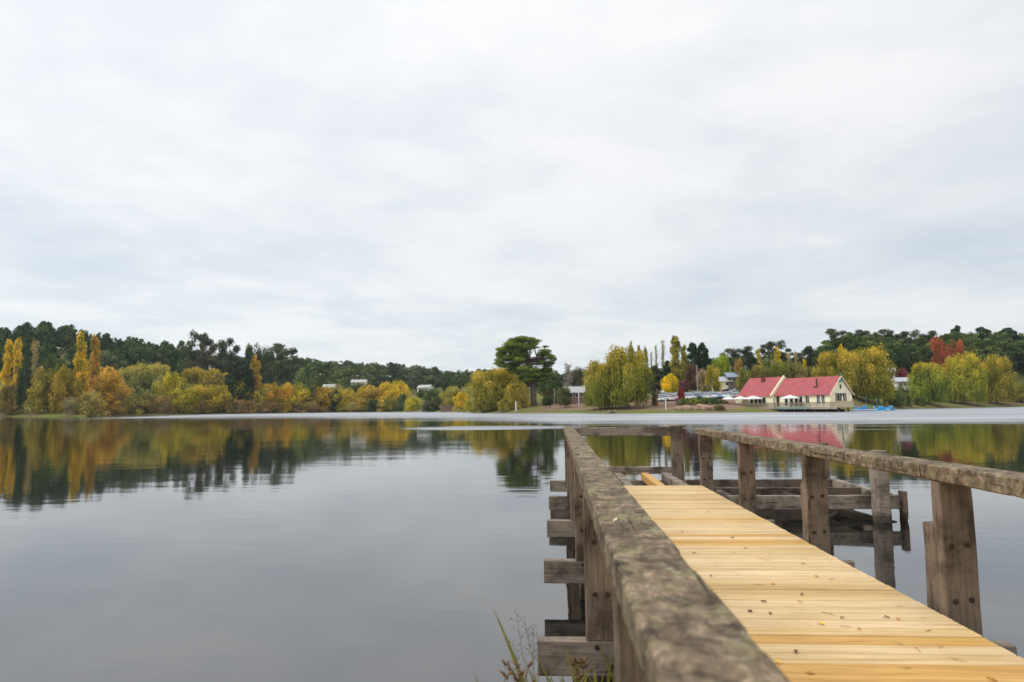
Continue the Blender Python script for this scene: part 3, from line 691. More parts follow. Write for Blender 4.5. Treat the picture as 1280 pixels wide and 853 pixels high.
def make_proto(key, kind, H, R, nl, per, leaf, r0, bark=None, mat=None, fill=.45, top=.55, nlimb=9, nvar=2, name=None):
    L_ = []
    for _ in range(nvar):
        c, lb = crown_obj(kind, H, R, nl, per, leaf, mat or LEAF, fill); t = trunk_obj(H, R, lb, r0, bark or BARK, top, nlimb)
        L_.append([c, t, False])
    PROTOS[key] = (L_, H, R, name)
make_proto('poplar', 'poplar', 22, 2.6, 60, 75, .42, .32, mat=LEAF, bark=BARKP, top=.9, nlimb=26, nvar=3, fill=.2, name='poplar_tree')
make_proto('bare', 'poplar', 22, 2.2, 40, 26, .34, .24, mat=LEAF, bark=BARKP, top=.93, nlimb=38, nvar=2, fill=.1, name='poplar_tree')
make_proto('willow', 'willow', 14, 9, 95, 150, .40, .55, mat=LEAFT, bark=BARK, top=.4, nlimb=16, nvar=3, name='willow_tree')
make_proto('bush', 'bush', 8, 6, 46, 120, .42, .22, bark=BARK, top=.4, nlimb=22, nvar=4, name='bush')
make_proto('bushtip', 'bush', 8, 6, 46, 120, .42, .22, bark=BARK, mat=LEAFT, top=.4, nlimb=22, nvar=3, name='bush')
make_proto('thin', 'bush', 8, 6, 50, 42, .36, .2, bark=BARKP, top=.5, nlimb=50, nvar=3, fill=.2, name='bush')
make_proto('gum', 'gum', 20, 7.5, 30, 130, .6, .34, bark=BARKG, top=.62, nlimb=26, nvar=3, fill=.35, name='gum_tree')
make_proto('pine', 'pine', 20, 6.2, 60, 110, .62, .4, bark=BARK, top=.75, nlimb=14, nvar=3, name='pine_tree')
make_proto('round', 'round', 10, 5, 44, 120, .42, .25, bark=BARK, top=.55, nlimb=12, nvar=3, name='broadleaf_tree')

def tree(key, px, ytop, hw, D, col, label, cat='tree', group=None, name=None, zbase=None, ybase=None, leafscale=1):
    """a tree whose trunk stands D metres off at photo column px, its top reaching row ytop, hw pixels half width"""
    L_, H0, R0, nm = PROTOS[key]; k = RNG.integers(len(L_)); pr = L_[k]
    r_, g_, b_ = col
    if g_ < r_ and g_ > .4*r_: g_ = min(g_*1.2, r_*.86)
    col = (r_*.98, g_*1.03, b_*1.2) if g_ < r_ else (r_*1.1, g_*1.12, b_*1.25)
    if key in ('bush', 'thin') and px < 600: hw *= 1.22
    if px < 600 and key not in ('bush', 'thin'): D = max(D, sD(px, 8))
    if px < 600 and D in (285, 290, 300, 320, 330, 340, 350, 360, 365, 385, 390): D = max(D + 30, sD(px, 42))
    p = W(px, D); z0 = gz(p)
    ztop = P(px, ytop, D).z
    H = max(1.2, ztop-z0); Rr = hw*D/F
    r = thing(name or nm, (p.x, p.y, z0), label, cat, group, RNG.uniform(0, 6.28)); r.scale = (Rr/R0, Rr/R0, H/H0/.97)
    for src in pr[:2]:
        if not pr[2]: c = src
        else: c = src.copy(); COL.objects.link(c)
        c.parent = r
        c.color = (*col, 1) if src is pr[0] else (1, 1, 1, 1)
    pr[2] = True
    return r
def sD(px, off=0): return shoreD(px) + off

GOLD = (.56, .33, .03); OR = (.50, .26, .04); OLV = (.28, .24, .04); YG = (.34, .33, .05); GRN_ = (.10, .13, .03); DG = (.05, .078, .03); PG = (.26, .28, .09); BRO = (.26, .14, .05); PK = (.30, .20, .10); MIDG = (.09, .13, .04)
GP = 'golden poplars on the left shore'; GS = 'autumn shrubs along the left shore'
tree('poplar', 6, 423, 8, sD(6, 8), GOLD, 'tall golden poplar at the far left edge of the lake', group=GP)
tree('poplar', 18, 421, 8, sD(18, 10), GOLD, 'tall golden poplar second from the left edge, left of a dark evergreen', group=GP)
tree('round', 29, 455, 9, sD(29, 6), DG, 'dark evergreen between the leftmost golden poplars')
tree('bare', 40, 423, 8, sD(40, 12), (.42, .25, .09), 'thinning pale poplar with pinkish bare twigs left of the grassy point', group=GP)
tree('poplar', 47, 458, 7, sD(47, 10), (.44, .26, .06), 'short straw coloured poplar right of the thinning pale one', group=GP)
tree('poplar', 98, 415, 10, sD(98, 20), GOLD, 'tallest golden poplar of the close pair behind the orange bushes', group=GP)
tree('poplar', 115, 419, 9, sD(115, 22), (.48, .25, .05), 'right hand golden poplar of the close pair, pale twigs in its middle', group=GP)
tree('poplar', 318, 445, 10, 330, (.46, .24, .05), 'lone straw gold poplar above the shore bushes in front of dark pines', group=GP)
spec = [  # kind, px, ytop, hw, off, colour, label
 ('bush', 62, 463, 22, 14, (.27, .19, .035), 'olive gold bush behind the grassy point'), ('bush', 84, 458, 18, 15, (.33, .2, .03), 'golden bush at the feet of the tall poplar pair'),
 ('bush', 128, 461, 26, 12, OR, 'large orange bush right of the tall poplar pair'), ('bush', 112, 490, 18, 5, (.31, .21, .06), 'tawny bush at the water beside the grassy point'),
 ('thin', 146, 478, 20, 4, OR, 'orange brown bush leaning over the water below the pale green willow'), ('bush', 10, 480, 14, 4, (.27, .17, .05), 'brown bush at the foot of the leftmost poplars'),
 ('thin', 92, 496, 14, 5, (.25, .17, .1), 'low brown scrub at the right end of the grassy point'), ('bush', 212, 465, 16, 18, (.48, .33, .03), 'bright yellow bush between the pale green and olive willows'),
 ('thin', 205, 494, 16, 4, BRO, 'brown bush at the water left of the olive willow'), ('bush', 178, 492, 18, 6, (.26, .2, .05), 'olive bush at the foot of the pale green willow'),
 ('bush', 232, 486, 18, 5, (.38, .26, .03), 'yellow bush at the water below the olive willow'), ('bush', 262, 482, 22, 6, (.42, .26, .03), 'golden bush at the water right of the olive willow'),
 ('thin', 250, 500, 18, 3, BRO, 'russet bush low over the water below the golden one'), ('bush', 290, 476, 20, 9, (.42, .28, .035), 'golden bush left of the lone straw poplar'),
 ('thin', 298, 497, 20, 3, (.34, .17, .07), 'reddish brown scrub at the water left of the lone poplar'), ('bush', 322, 483, 18, 7, (.36, .26, .05), 'dull gold bush under the lone straw poplar'),
 ('bush', 345, 480, 19, 7, (.48, .25, .03), 'orange gold bush right of the lone straw poplar'), ('bush', 372, 479, 19, 8, (.52, .33, .03), 'brightest yellow bush of the left shore row'),
 ('thin', 330, 499, 22, 3, (.30, .15, .07), 'reddish scrub at the water under the lone poplar'), ('bush', 398, 484, 17, 7, (.46, .24, .035), 'orange bush at the right end of the left shore row'),
 ('bush', 346, 497, 10, 3, (.22, .2, .03), 'green tinted bush drooping to the water right of the lone poplar'), ('thin', 385, 499, 20, 3, (.32, .18, .08), 'pinkish brown scrub at the water below the brightest yellow bush'),
 ('bush', 417, 489, 10, 5, (.05, .07, .03), 'dark green bush beside a white shed'), ('bush', 432, 486, 16, 8, (.44, .28, .04), 'golden bush right of the dark green one'),
 ('bush', 460, 483, 20, 9, (.42, .24, .04), 'wide tawny bush below the distant white roofed house'), ('thin', 450, 497, 20, 4, (.36, .24, .06), 'straw coloured scrub at the water below the tawny bush'),
 ('bush', 492, 476, 20, 14, GOLD, 'large golden bush with a domed top in the middle of the far shore'), ('bush', 483, 498, 12, 4, OLV, 'small olive bush in front of the golden dome'),
 ('bush', 503, 492, 8, 6, MIDG, 'dark green bush at the right foot of the golden dome'), ('bush', 517, 496, 10, 8, (.44, .38, .03), 'small yellow bush above the strip of lawn'),
 ('round', 542, 487, 14, 6, MIDG, 'green rounded tree right of the strip of lawn'), ('bush', 540, 499, 12, 4, (.09, .1, .04), 'low dark bush at the foot of the rounded green tree'),
 ('bush', 566, 484, 14, 20, YG, 'yellow green bush behind the stone landing'), ('bush', 577, 490, 10, 10, GOLD, 'orange gold bush right of the stone landing'),
 ('bush', 468, 500, 7, 2, DG, 'very dark small bush at the water in the row of gold bushes')]
for k, px, yt, hw, off, c, lab in spec: tree(k, px, yt, hw, sD(px, off), c, lab, 'bush', GS)
for i, px in enumerate(range(206, 430, 17)):
    tree('bush' if i % 3 else 'thin', px + (i*5) % 7, 480 + (i*3) % 5, 15, sD(px, 15), ((.34, .27, .05), (.22, .21, .04), (.40, .29, .05), (.28, .24, .06))[i % 4], 'bush in the second row behind the golden bushes of the left shore', 'bush', 'second row of shore bushes')
tree('willow', 166, 457, 23, sD(170, 26), PG, 'pale green willow behind the left shore bushes, left half of the pair', group='willows on the left shore')
tree('willow', 191, 456, 25, sD(190, 24), PG, 'pale green willow behind the left shore bushes, right half of the pair', group='willows on the left shore')
tree('willow', 255, 461, 36, sD(255, 34), (.19, .175, .035), 'broad olive gold willow on the left shore', group='willows on the left shore')
tree('gum', 247, 416, 19, 360, (.07, .075, .035), 'tallest gum tree on the left skyline, airy crown', group='gum trees on the left')
tree('gum', 281, 424, 17, 365, (.07, .075, .035), 'gum tree just right of the tallest one on the left skyline', group='gum trees on the left')
tree('gum', 264, 446, 22, 350, (.06, .065, .03), 'lower gum tree in front of the two skyline gums', group='gum trees on the left')
tree('round', 314, 434, 14, 390, DG, 'dark pine left of the lone straw poplar top', group='dark pines on the left')
tree('round', 332, 438, 13, 385, DG, 'dark pine right of the lone straw poplar top', group='dark pines on the left')
tree('gum', 354, 430, 22, 372, (.07, .09, .038), 'tall conical olive green pine right of the lone poplar', group='dark pines on the left')
tree('pine', 300, 452, 22, 330, (.03, .05, .02), 'dark green rounded pine below the gums', group='dark pines on the left')
tree('round', 383, 458, 17, 330, (.10, .135, .045), 'fresh green round tree above the gold shore bushes')
tree('gum', 137, 439, 18, sD(137, 62), (.10, .125, .05), 'grey green gum behind the orange bush', group='gum trees on the left')
tree('gum', 190, 435, 20, sD(190, 66), (.06, .085, .035), 'dull green gum above the pale green willow', group='gum trees on the left')
tree('round', 60, 445, 12, 290, (.07, .10, .03), 'green tree between the poplars and the pine hill, left one', group='green trees at the foot of the pine hill')
tree('round', 74, 452, 10, 285, (.10, .14, .03), 'lighter green tree in front of the pine hill', group='green trees at the foot of the pine hill')
# centre of the far shore
tree('willow', 617, 461, 36, sD(617, 12), (.31, .27, .04), 'wide olive gold willow left of the big cypress')
tree('bush', 648, 476, 18, sD(648, 14), (.42, .27, .045), 'golden orange bush under the big cypress', 'bush')
tree('bush', 590, 500, 10, sD(590, 3), (.38, .30, .03), 'low yellow bush at the water left of the olive willow', 'bush')
tree('bush', 634, 497, 13, sD(634, 5), (.30, .28, .04), 'yellow green bush at the right foot of the olive willow', 'bush')
tree('bush', 606, 500, 16, sD(606, 3), (.24, .23, .04), 'green gold undergrowth at the water under the olive willow', 'bush')
tree('round', 705, 485, 11, sD(705, 14), (.11, .12, .045), 'small round grey green tree left of the white roofed shelter')
tree('bush', 690, 487, 12, sD(690, 30), (.19, .17, .06), 'olive bush behind the picnic bench', 'bush')
tree('bush', 685, 496, 8, sD(685, 22), (.06, .09, .025), 'small dark bush behind the picnic bench', 'bush')
tree('round', 685, 464, 16, 270, MIDG, 'mid green tree right behind the big cypress trunk')
tree('round', 722, 462, 13, 285, (.10, .1, .05), 'dull tree above the white roofed shelter')
tree('bare', 710, 453, 9, 250, (.30, .26, .2), 'bare grey tree behind the round green tree')
tree('bare', 733, 462, 7, 262, (.46, .31, .14), 'thin straw coloured tree left of the big willow')
WB = 'big willow pair in front of the park'
tree('willow', 752, 453, 24, sD(750, 8), (.20, .205, .03), 'left lower crown of the great yellow green willow pair', group=WB)
tree('willow', 785, 436, 32, sD(785, 11), (.20, .205, .03), 'taller right crown of the great yellow green willow pair', group=WB)
GB = 'slender poplars behind the great willow'
for px, yt, hw, c, lab, k in ((779, 434, 5, (.42, .32, .05), 'slender poplar tip rising left in the great willow top', 'poplar'), (791, 427, 5, (.32, .28, .06), 'tallest slender poplar tip right above the great willow', 'poplar'),
        (801, 431, 4.5, (.42, .27, .08), 'straw coloured slender poplar second right of the tallest willow top tip', 'poplar'), (809, 433, 4, (.38, .3, .1), 'slender poplar right above the sloping side of the great willow', 'poplar'),
        (822, 430, 4, (.40, .30, .17), 'pale thin poplar, left one of the two in open sky', 'bare'), (831, 423, 5, (.38, .30, .13), 'pale thin poplar, taller right one of the two in open sky', 'bare'),
        (816, 438, 3, (.38, .3, .15), 'thinnest pale poplar just right of the great willow', 'bare')):
    tree(k, px, yt, hw, 262 + (px % 5)*3, c, lab, group=GB)
tree('poplar', 846, 419, 10, 245, (.30, .25, .045), 'tall olive gold poplar behind the bright yellow tree', group=GB)
tree('poplar', 857, 431, 7, 248, (.36, .27, .06), 'shorter straw poplar leaning on the tall olive gold one', group=GB)
tree('pine', 868, 430, 13, 280, (.035, .06, .025), 'dark evergreen right of the tall olive gold poplar'); tree('pine', 880, 430, 11, 275, (.03, .05, .022), 'dark evergreen above the maroon tree')
tree('pine', 820, 458, 12, 240, (.05, .06, .03), 'dark tree behind the right side of the great willow'); tree('pine', 836, 452, 10, 262, (.05, .07, .03), 'dark tree between the two poplar groups')
tree('round', 838, 469, 11, 226, (.62, .40, .02), 'bright yellow round tree behind the parked cars')
tree('round', 868, 457, 11, 240, (.13, .058, .04), 'maroon leaved tree behind the parked cars')
tree('round', 855, 476, 8, 232, (.16, .06, .05), 'small maroon tree beside the bright yellow tree')
tree('round', 881, 463, 10, 231, (.36, .22, .13), 'pinkish tawny dome shaped tree behind the cars')
tree('round', 893, 459, 12, 229, (.36, .25, .04), 'olive gold dome shaped tree behind the cars')
tree('round', 904, 446, 13, 270, (.22, .27, .02), 'lime green layered tree below the gum skyline')
tree('bush', 852, 487, 5.5, 196, (.26, .035, .02), 'dark red bush in front of the parked cars', 'bush')
tree('bush', 819, 490, 5, 190, (.17, .11, .05), 'brown bush right of the great willow', 'bush')
tree('round', 925, 451, 7, 262, (.34, .18, .05), 'small orange brown tree behind the pole left of the boathouse')
tree('gum', 915, 436, 14, 320, (.09, .095, .05), 'airy gum on the skyline left of the boathouse'); tree('gum', 933, 433, 14, 322, (.075, .085, .04), 'denser gum on the skyline left above the boathouse')
tree('pine', 941, 441, 12, 262, (.03, .05, .02), 'very dark evergreen above the boathouse left roof'); tree('gum', 972, 427, 19, 315, (.065, .08, .035), 'highest gum crown straight above the boathouse')
tree('pine', 1014, 434, 14, 300, (.055, .075, .035), 'green conical tree on the skyline left of the huge golden willow'); tree('gum', 996, 441, 12, 320, (.08, .09, .04), 'low gum in the dip of the skyline above the boathouse')
tree('poplar', 951, 436, 6, 285, (.55, .36, .10), 'pale gold poplar above the left boathouse roof'); tree('poplar', 975, 434, 6, 283, (.60, .36, .02), 'bright yellow poplar above the middle of the boathouse')
tree('bare', 989, 440, 6, 275, (.44, .28, .13), 'pinkish bare poplar right of the bright yellow one'); tree('bare', 998, 438, 5, 277, (.42, .27, .13), 'pinkish bare poplar nearest the huge golden willow')
tree('poplar', 1008, 449, 4, 250, (.60, .38, .02), 'small bright yellow poplar right above the boathouse ridge')
for px, yt, hw, c, lab in ((932, 462, 11, (.20, .2, .04), 'olive tree left behind the boathouse chimney'), (952, 458, 14, (.22, .21, .04), 'olive gold tree behind the left boathouse roof'), (975, 453, 16, (.17, .18, .035), 'green gold tree behind the boathouse centre'),
        (998, 455, 15, (.22, .2, .05), 'dull gold tree behind the right boathouse roof'), (1018, 461, 12, (.24, .19, .06), 'brownish gold tree behind the boathouse gable')):
    tree('round', px, yt, hw, 222, c, lab, group='trees close behind the boathouse')
WR = 'willows on the right shore'
tree('willow', 1046, 441, 28, 214, (.29, .25, .035), 'left half of the huge golden willow behind the boathouse gable', group=WR)
tree('willow', 1083, 436, 34, 218, (.32, .26, .035), 'right half of the huge golden willow behind the boathouse gable', group=WR)
tree('poplar', 1056, 431, 6, 236, (.55, .34, .02), 'bright yellow poplar top poking out of the huge golden willow')
tree('willow', 1162, 454, 24, sD(1163, 8), (.19, .23, .03), 'round yellow green willow, first right of the white house', group=WR)
tree('willow', 1207, 443, 24, sD(1205, 9), (.29, .29, .03), 'brightest yellow willow, middle one of the right shore', group=WR)
tree('willow', 1246, 447, 22, sD(1246, 8), (.27, .24, .03), 'golden olive willow, last before the right edge', group=WR)
tree('willow', 1186, 458, 12, sD(1186, 16), (.28, .27, .04), 'small willow squeezed between the round one and the brightest one', group=WR)
tree('bush', 1279, 478, 20, sD(1279, 10), (.26, .24, .035), 'yellow green bush at the right edge of the far shore', 'bush')
tree('bush', 1150, 496, 9, sD(1150, 5), (.10, .12, .03), 'low green bush under the round yellow green willow', 'bush')
tree('round', 1178, 425, 12, 300, (.36, .11, .035), 'left crown of the red tree pair on the right hill', group='red trees on the right hill')
tree('round', 1201, 429, 12, 300, (.33, .11, .03), 'right crown of the red tree pair on the right hill', group='red trees on the right hill')
tree('round', 1187, 441, 12, 292, (.27, .075, .04), 'dusky red lower tree below the red pair', group='red trees on the right hill')
tree('round', 1131, 462, 9, 262, (.20, .05, .045), 'dark maroon tree right of the white house')
tree('bare', 1127, 478, 7, sD(1127, 10), (.26, .17, .1), 'small nearly bare tree below the white house')
for px, yt in ((1090, 493), (1098, 494), (1106, 493), (1114, 495)):
    tree('poplar', px, yt, 2.2, sD(px, 8), (.20, .26, .05), 'slim bright green sapling in the short row behind the pedal boats', 'sapling', 'row of slim green saplings', name='sapling')
for px, yt, hw, lab in ((1050, 411, 17, 'airy gum at the left end of the right skyline'), (1082, 413, 17, 'gum with see through crown, second from the left on the right skyline'), (1111, 412, 16, 'rounded gum in the middle of the right skyline'),
        (1142, 414, 18, 'wide flat topped gum on the right skyline'), (1166, 414, 14, 'gum just left of the dip in the right skyline')):
    tree('gum', px, yt, hw, 345, (.065, .078, .032), lab, group='gum trees on the right skyline')
for px, yt, hw, lab in ((1202, 408, 11, 'dark pine with the topmost tip on the right skyline'), (1235, 410, 17, 'broad dark pine right of the topmost tip'), (1266, 411, 17, 'broad dark pine near the right edge of the skyline')):
    tree('pine', px, yt, hw, 385, (.035, .055, .022), lab, group='dark pines on the right skyline')

# the big flat-layered cypress
def cypress():
    px, D = 661, sD(668, 22); p = W(px, D); z0 = gz(p); s = D/F
    r = thing('cypress_tree', (p.x, p.y, z0), 'big dark cypress with flat layered branches and a thick bare trunk', 'tree')
    ux = Vector((RGT.x, RGT.y, 0)); uy = Vector((FWD.x, FWD.y, 0))
    def loc(x, y, dep=0): return ux*((x-px)*s) + uy*dep + Vector((0, 0, P(x, y, D).z - z0))
    plates = [(655, 422, 9), (662, 424, 8), (646, 426, 9), (669, 428, 7), (638, 431, 8), (652, 430, 10), (630, 437, 8), (643, 438, 10), (660, 433, 9), (672, 432, 4.5), (626, 444, 7), (637, 446, 10), (651, 443, 10), (625, 452, 6), (632, 455, 8), (643, 455, 9),
              (682, 432, 4.5), (681, 441, 8), (688, 446, 6), (677, 447, 6), (691, 450, 4.5), (686, 454, 7), (675, 452, 6), (667, 462, 8), (683, 462, 8), (660, 459, 7), (652, 463, 8), (671, 469, 9), (683, 468, 7), (660, 468, 8), (651, 470, 5), (664, 474, 8), (676, 474, 7), (622, 447, 4), (641, 462, 7), (648, 450, 8)]
    Ps, Ns, Ss, Ts = [], [], [], []; cen = []
    for x, y, w in plates:
        for rep in range(5 if w > 5 else 1):
            dep = RNG.uniform(-1, 1)*math.sqrt(max(.1, 1-((x-657)/38)**2))*6.5 if w > 5 else 0
            c = loc(x + RNG.uniform(-2.5, 2.5), y + RNG.uniform(-1.5, 3), dep); k = int(w*w*3.2) + 20
            pp, nn = lobe(tuple(c), (w*s*1.08, w*s*1.1, w*s*.36), k, .3); nn[:, 2] += .5; nn /= np.linalg.norm(nn, axis=1, keepdims=True)
            Ps.append(pp); Ns.append(nn); Ss.append(.42*RNG.uniform(.6, 1.3, k)); Ts.append(np.clip(RNG.uniform(.2, .9) + RNG.normal(0, .13, k), 0, 1)); cen.append(c)
    Pn = np.concatenate(Ps); v, f = quads(Pn, np.concatenate(Ns), np.concatenate(Ss)); T_ = np.concatenate(Ts)
    o = np_mesh('crown', v, f, LEAF, {'tone': ('FLOAT', T_), 'tip': ('FLOAT', T_*0)}, r); o.color = (.12, .165, .028, 1)
    m = MB(); foot = loc(667, 506); foot.z = -.5
    a1 = loc(667, 480); a2 = loc(662, 455); a3 = loc(658, 432)
    m.tube([foot, loc(667, 500), a1], [1.25, 1.05, .95], 10); m.tube([a1, loc(664, 466), a2, loc(660, 443), a3], [.7, .55, .45, .3, .12], 8); m.tube([a1, loc(670, 463), loc(672, 447), loc(668, 432)], [.6, .42, .28, .1], 8)
    m.tube([loc(666, 484), loc(658, 472, -1), loc(645, 458, -1.5)], [.5, .35, .12], 8)
    for c in cen:
        src = a2.lerp(a3, RNG.random()) if c.z > a2.z else a1.lerp(a2, RNG.random()); src = src.copy(); src.z = min(src.z, c.z-.3)
        m.tube([src, src.lerp(c, .5) - Vector((0, 0, .3)), c], [.2, .12, .04], 5)
    m.build('trunk', plain('cypress_bark', (.17, .125, .10), .9, .3, 2), r, True)
cypress()

# ------------------------------------------------------------------ woods on the hills (far-off masses)
def wood(name, label, n, pxr, kinds, tints, dmin, seed, leaf=.95, per=34, nl=17, th=(12, 17), front=.25, pw=1.0):
    rg = random.Random(seed); V, Fq, T, C = [], [], [], []; off = 0
    protos = []
    for kd in kinds:
        for _ in range(3):
            P_, N_, S_, T_, lb = crown_arrays(kd, 1*15, 5.2 if kd != 'gum' else 6.0, nl, per, leaf, .55); v, f = quads(P_, N_, S_); protos.append((v, f, T_))
    for i in range(n):
        px = rg.uniform(*pxr); Dr = lerp_tab(RD, px); D0 = max(sD(px, 62 if px < 600 else 45), dmin(px) if callable(dmin) else dmin)
        D = D0 + (Dr-D0)*(front + (1-front)*rg.random()**pw) if rg.random() > .30 else Dr*rg.uniform(.97, 1.02)
        p = W(px, D); z = gz(p); v, f, t_ = protos[rg.randrange(len(protos))]
        a_ = rg.uniform(0, 6.28); s = rg.uniform(.8, 1.25); h = rg.uniform(*th)/15; ca, sa = math.cos(a_)*s, math.sin(a_)*s
        vv = np.empty_like(v); vv[:, 0] = v[:, 0]*ca - v[:, 1]*sa + p.x; vv[:, 1] = v[:, 0]*sa + v[:, 1]*ca + p.y; vv[:, 2] = v[:, 2]*h + z - .5
        V.append(vv); Fq.append(f+off); off += len(v); T.append(np.clip(t_*.8 + rg.uniform(-.1, .3), 0, 1)); c = rg.choice(tints); k = rg.uniform(.85, 1.7)
        C.append(np.tile(np.array([c[0]*k, c[1]*k, c[2]*k, 1.]), (len(f), 1)))
    o = np_mesh(name, np.concatenate(V), np.concatenate(Fq), LEAFW, {'tone': ('FLOAT', np.concatenate(T)), 'tint': ('FLOAT_COLOR', np.concatenate(C))})
    tag(o, label, 'wood', kind='stuff')
DGs = [(.035, .062, .020), (.03, .055, .021), (.048, .072, .024)]
wood('pine_wood', 'dark pine wood covering the left hill behind the golden poplars', 300, (-90, 235), ('pine',), DGs, 300, 1, th=(14, 20))
wood('mixed_wood', 'green wood on the slope left of the middle, running down behind the gold bushes', 330, (225, 470), ('gum', 'pine', 'round'), [(.045, .072, .024), (.075, .10, .03), (.06, .085, .03), (.10, .12, .035)], 330, 2, th=(9, 15))
wood('distant_wood', 'hazy green wooded hills at the far end of the lake', 420, (430, 800), ('round', 'gum', 'pine'), [(.045, .065, .03), (.06, .085, .035), (.08, .095, .04), (.05, .065, .035)], 340, 3, leaf=1.2, per=22, th=(8, 15))
wood('gum_wood', 'olive green gum wood on the slope behind the boathouse', 170, (800, 1050), ('gum', 'pine', 'round'), [(.07, .09, .03), (.09, .11, .035), (.05, .07, .025)], 265, 4, th=(9, 14))
wood('hill_wood', 'dense dark green wood covering the right hill', 380, (1025, 1400), ('gum', 'round', 'pine'), [(.055, .08, .024), (.07, .10, .028), (.045, .07, .022), (.09, .115, .03)], 262, 5, th=(11, 16))

# ------------------------------------------------------------------ boathouse
A = W(927, 186); B = W(1038, 163.5)
ang = math.atan2(B.y-A.y, B.x-A.x); LEN = math.hypot(B.x-A.x, B.y-A.y); FZ = 1.25
bh = thing('boathouse', (A.x, A.y, 0), 'cream lakeside boathouse with two red roofs standing on a timber pier deck', 'boathouse', rz=ang)
def fx(px, yo=0):   # local x on the facade seen in photo column px
    q0 = Vector((0, 0, 0)); d = W(px, 100); d = Vector((d.x, d.y)); u = Vector((math.cos(ang), math.sin(ang))); vv = Vector((-u.y, u.x))
    a_ = Vector((A.x, A.y)) + vv*yo
    # a_ + u*t = d*s
    det = -u.x*d.y + u.y*d.x; t = (a_.x*d.y - a_.y*d.x)/det; 
    return t
XJ = fx(969); EA = FZ+3.2; DEP = 9.0
def gable(mb, x0, x1, y0, y1, z0, ze, zr):
    ym_ = (y0+y1)/2; mb.extr([(x0, y0, z0), (x0, y1, z0), (x0, y1, ze), (x0, ym_, zr), (x0, y0, ze)], (x1-x0, 0, 0))
def roofm(mb, x0, x1, y0, y1, ze, zr, oh=.5, th=.14):
    ym_ = (y0+y1)/2; sl = (zr-ze)/(ym_-y0); yb_ = y0-oh; zb = ze-oh*sl
    mb.extr([(x0, yb_, zb), (x0, ym_, zr), (x0, ym_, zr+th), (x0, yb_, zb+th)], (x1-x0, 0, 0))
    yb2 = y1+oh; mb.extr([(x0, ym_+.001, zr), (x0, yb2, zb), (x0, yb2, zb+th), (x0, ym_+.001, zr+th)], (x1-x0, 0, 0))
m = MB(); gable(m, 0, XJ, -.8, DEP, FZ, EA, EA+4.5); m.build('wall', CREAM, bh)
m = MB(); gable(m, XJ, LEN, 0, DEP-.4, FZ, EA, EA+4.0); m.build('wall', CREAM, bh)
rf1 = MB(); roofm(rf1, -.4, XJ-.35, -.8, DEP, EA+.02, EA+4.52); rf = rf1.build('roof', REDROOF, bh)
m = MB(); m.box(fx(946)-.4, fx(946)+.4, 2.6, 3.3, EA+2.6, EA+4.6); m.lathe([(0, 0), (.16, 0), (.13, .5), (.17, .55), (.0, .55)], (fx(946)-.17, 2.95, EA+4.6), 8); m.lathe([(0, 0), (.16, 0), (.13, .5), (.17, .55), (.0, .55)], (fx(946)+.2, 2.95, EA+4.6), 8)
ch = m.build('chimney', plain('dark_brick', (.16, .04, .03), .9, .3), rf)
# raised parapet gable between the two roofs
m = MB(); ymid = (DEP-.8)/2
m.extr([(XJ-.34, -1.4, EA-.45), (XJ-.34, ymid, EA+4.55), (XJ-.34, DEP+.6, EA-.45), (XJ-.34, DEP+.6, EA-.1), (XJ-.34, ymid, EA+4.98), (XJ-.34, -1.4, EA-.1)], (.34, 0, 0)); m.build('parapet', CREAM, bh)
rf2 = MB(); roofm(rf2, XJ+.01, LEN+.35, 0, DEP-.4, EA+.02, EA+4.02); rfr = rf2.build('roof', REDROOF, bh)
m = MB(); m.tube([(fx(1016), 1.9, EA+1.2), (fx(1016), 1.9, EA+3.6)], .16, 8); m.lathe([(.3, 0), (.05, .3)], (fx(1016), 1.9, EA+3.5), 8); m.box(fx(1016)-.4, fx(1016)+.4, 1.3, 2.1, EA+1.0, EA+1.75); m.build('flue', DARK, rfr)
m = MB(); m.extr([(LEN+.355, -.55, EA-.55), (LEN+.355, (DEP-.4)/2, EA+4.0), (LEN+.355, DEP+.15, EA-.55), (LEN+.355, DEP+.15, EA-.3), (LEN+.355, (DEP-.4)/2, EA+4.28), (LEN+.355, -.55, EA-.3)], (.08, 0, 0)); m.build('bargeboard', CREAM, bh)
m = MB(); m.box(LEN+.1, LEN+.42, (DEP-.4)/2-.75, (DEP-.4)/2+.75, EA+2.75, EA+3.2); m.tube([(LEN+.3, (DEP-.4)/2, EA+4.2), (LEN+.3, (DEP-.4)/2, EA+5.0)], [.16, .05], 6); m.build('finial', TEAL, bh)
# lean-to on the far left
m = MB(); m.box(-3.0, -.01, 1.2, 7, FZ, EA-.3); m.build('wall', CREAM, bh)
m = MB(); m.extr([(-3.5, .4, EA-.5), (-3.5, 7.4, EA+.6), (-3.5, 7.4, EA+.75), (-3.5, .4, EA-.35)], (3.45, 0, 0)); m.build('roof', REDROOF, bh)
def window(x0, x1, z0, z1, y, nm=2, par=bh):
    f = MB(); t = .08
    f.box(x0, x1, y-.06, y-.004, z0, z0+t); f.box(x0, x1, y-.06, y-.004, z1-t, z1)
    for k in range(nm+1):
        xx = x0 + (x1-x0-t)*k/nm; f.box(xx, xx+t, y-.055, y-.005, z0+t, z1-t)
    fr = f.build('window', WHITE, par); p_ = MB(); p_.box(x0+t, x1-t, y-.03, y-.006, z0+t, z1-t); p_.build('pane', GLASS, fr)
for a_, b_ in ((937.5, 942), (943, 947), (948.5, 952.5), (953.5, 957.5)): window(fx(a_, -.8), fx(b_, -.8), FZ+.5, FZ+2.6, -.8, 1)
dr_ = MB(); dr_.box(fx(971), fx(974.5), -.05, -.004, FZ+.02, FZ+2.7); dr_.build('door', GLASS, bh)
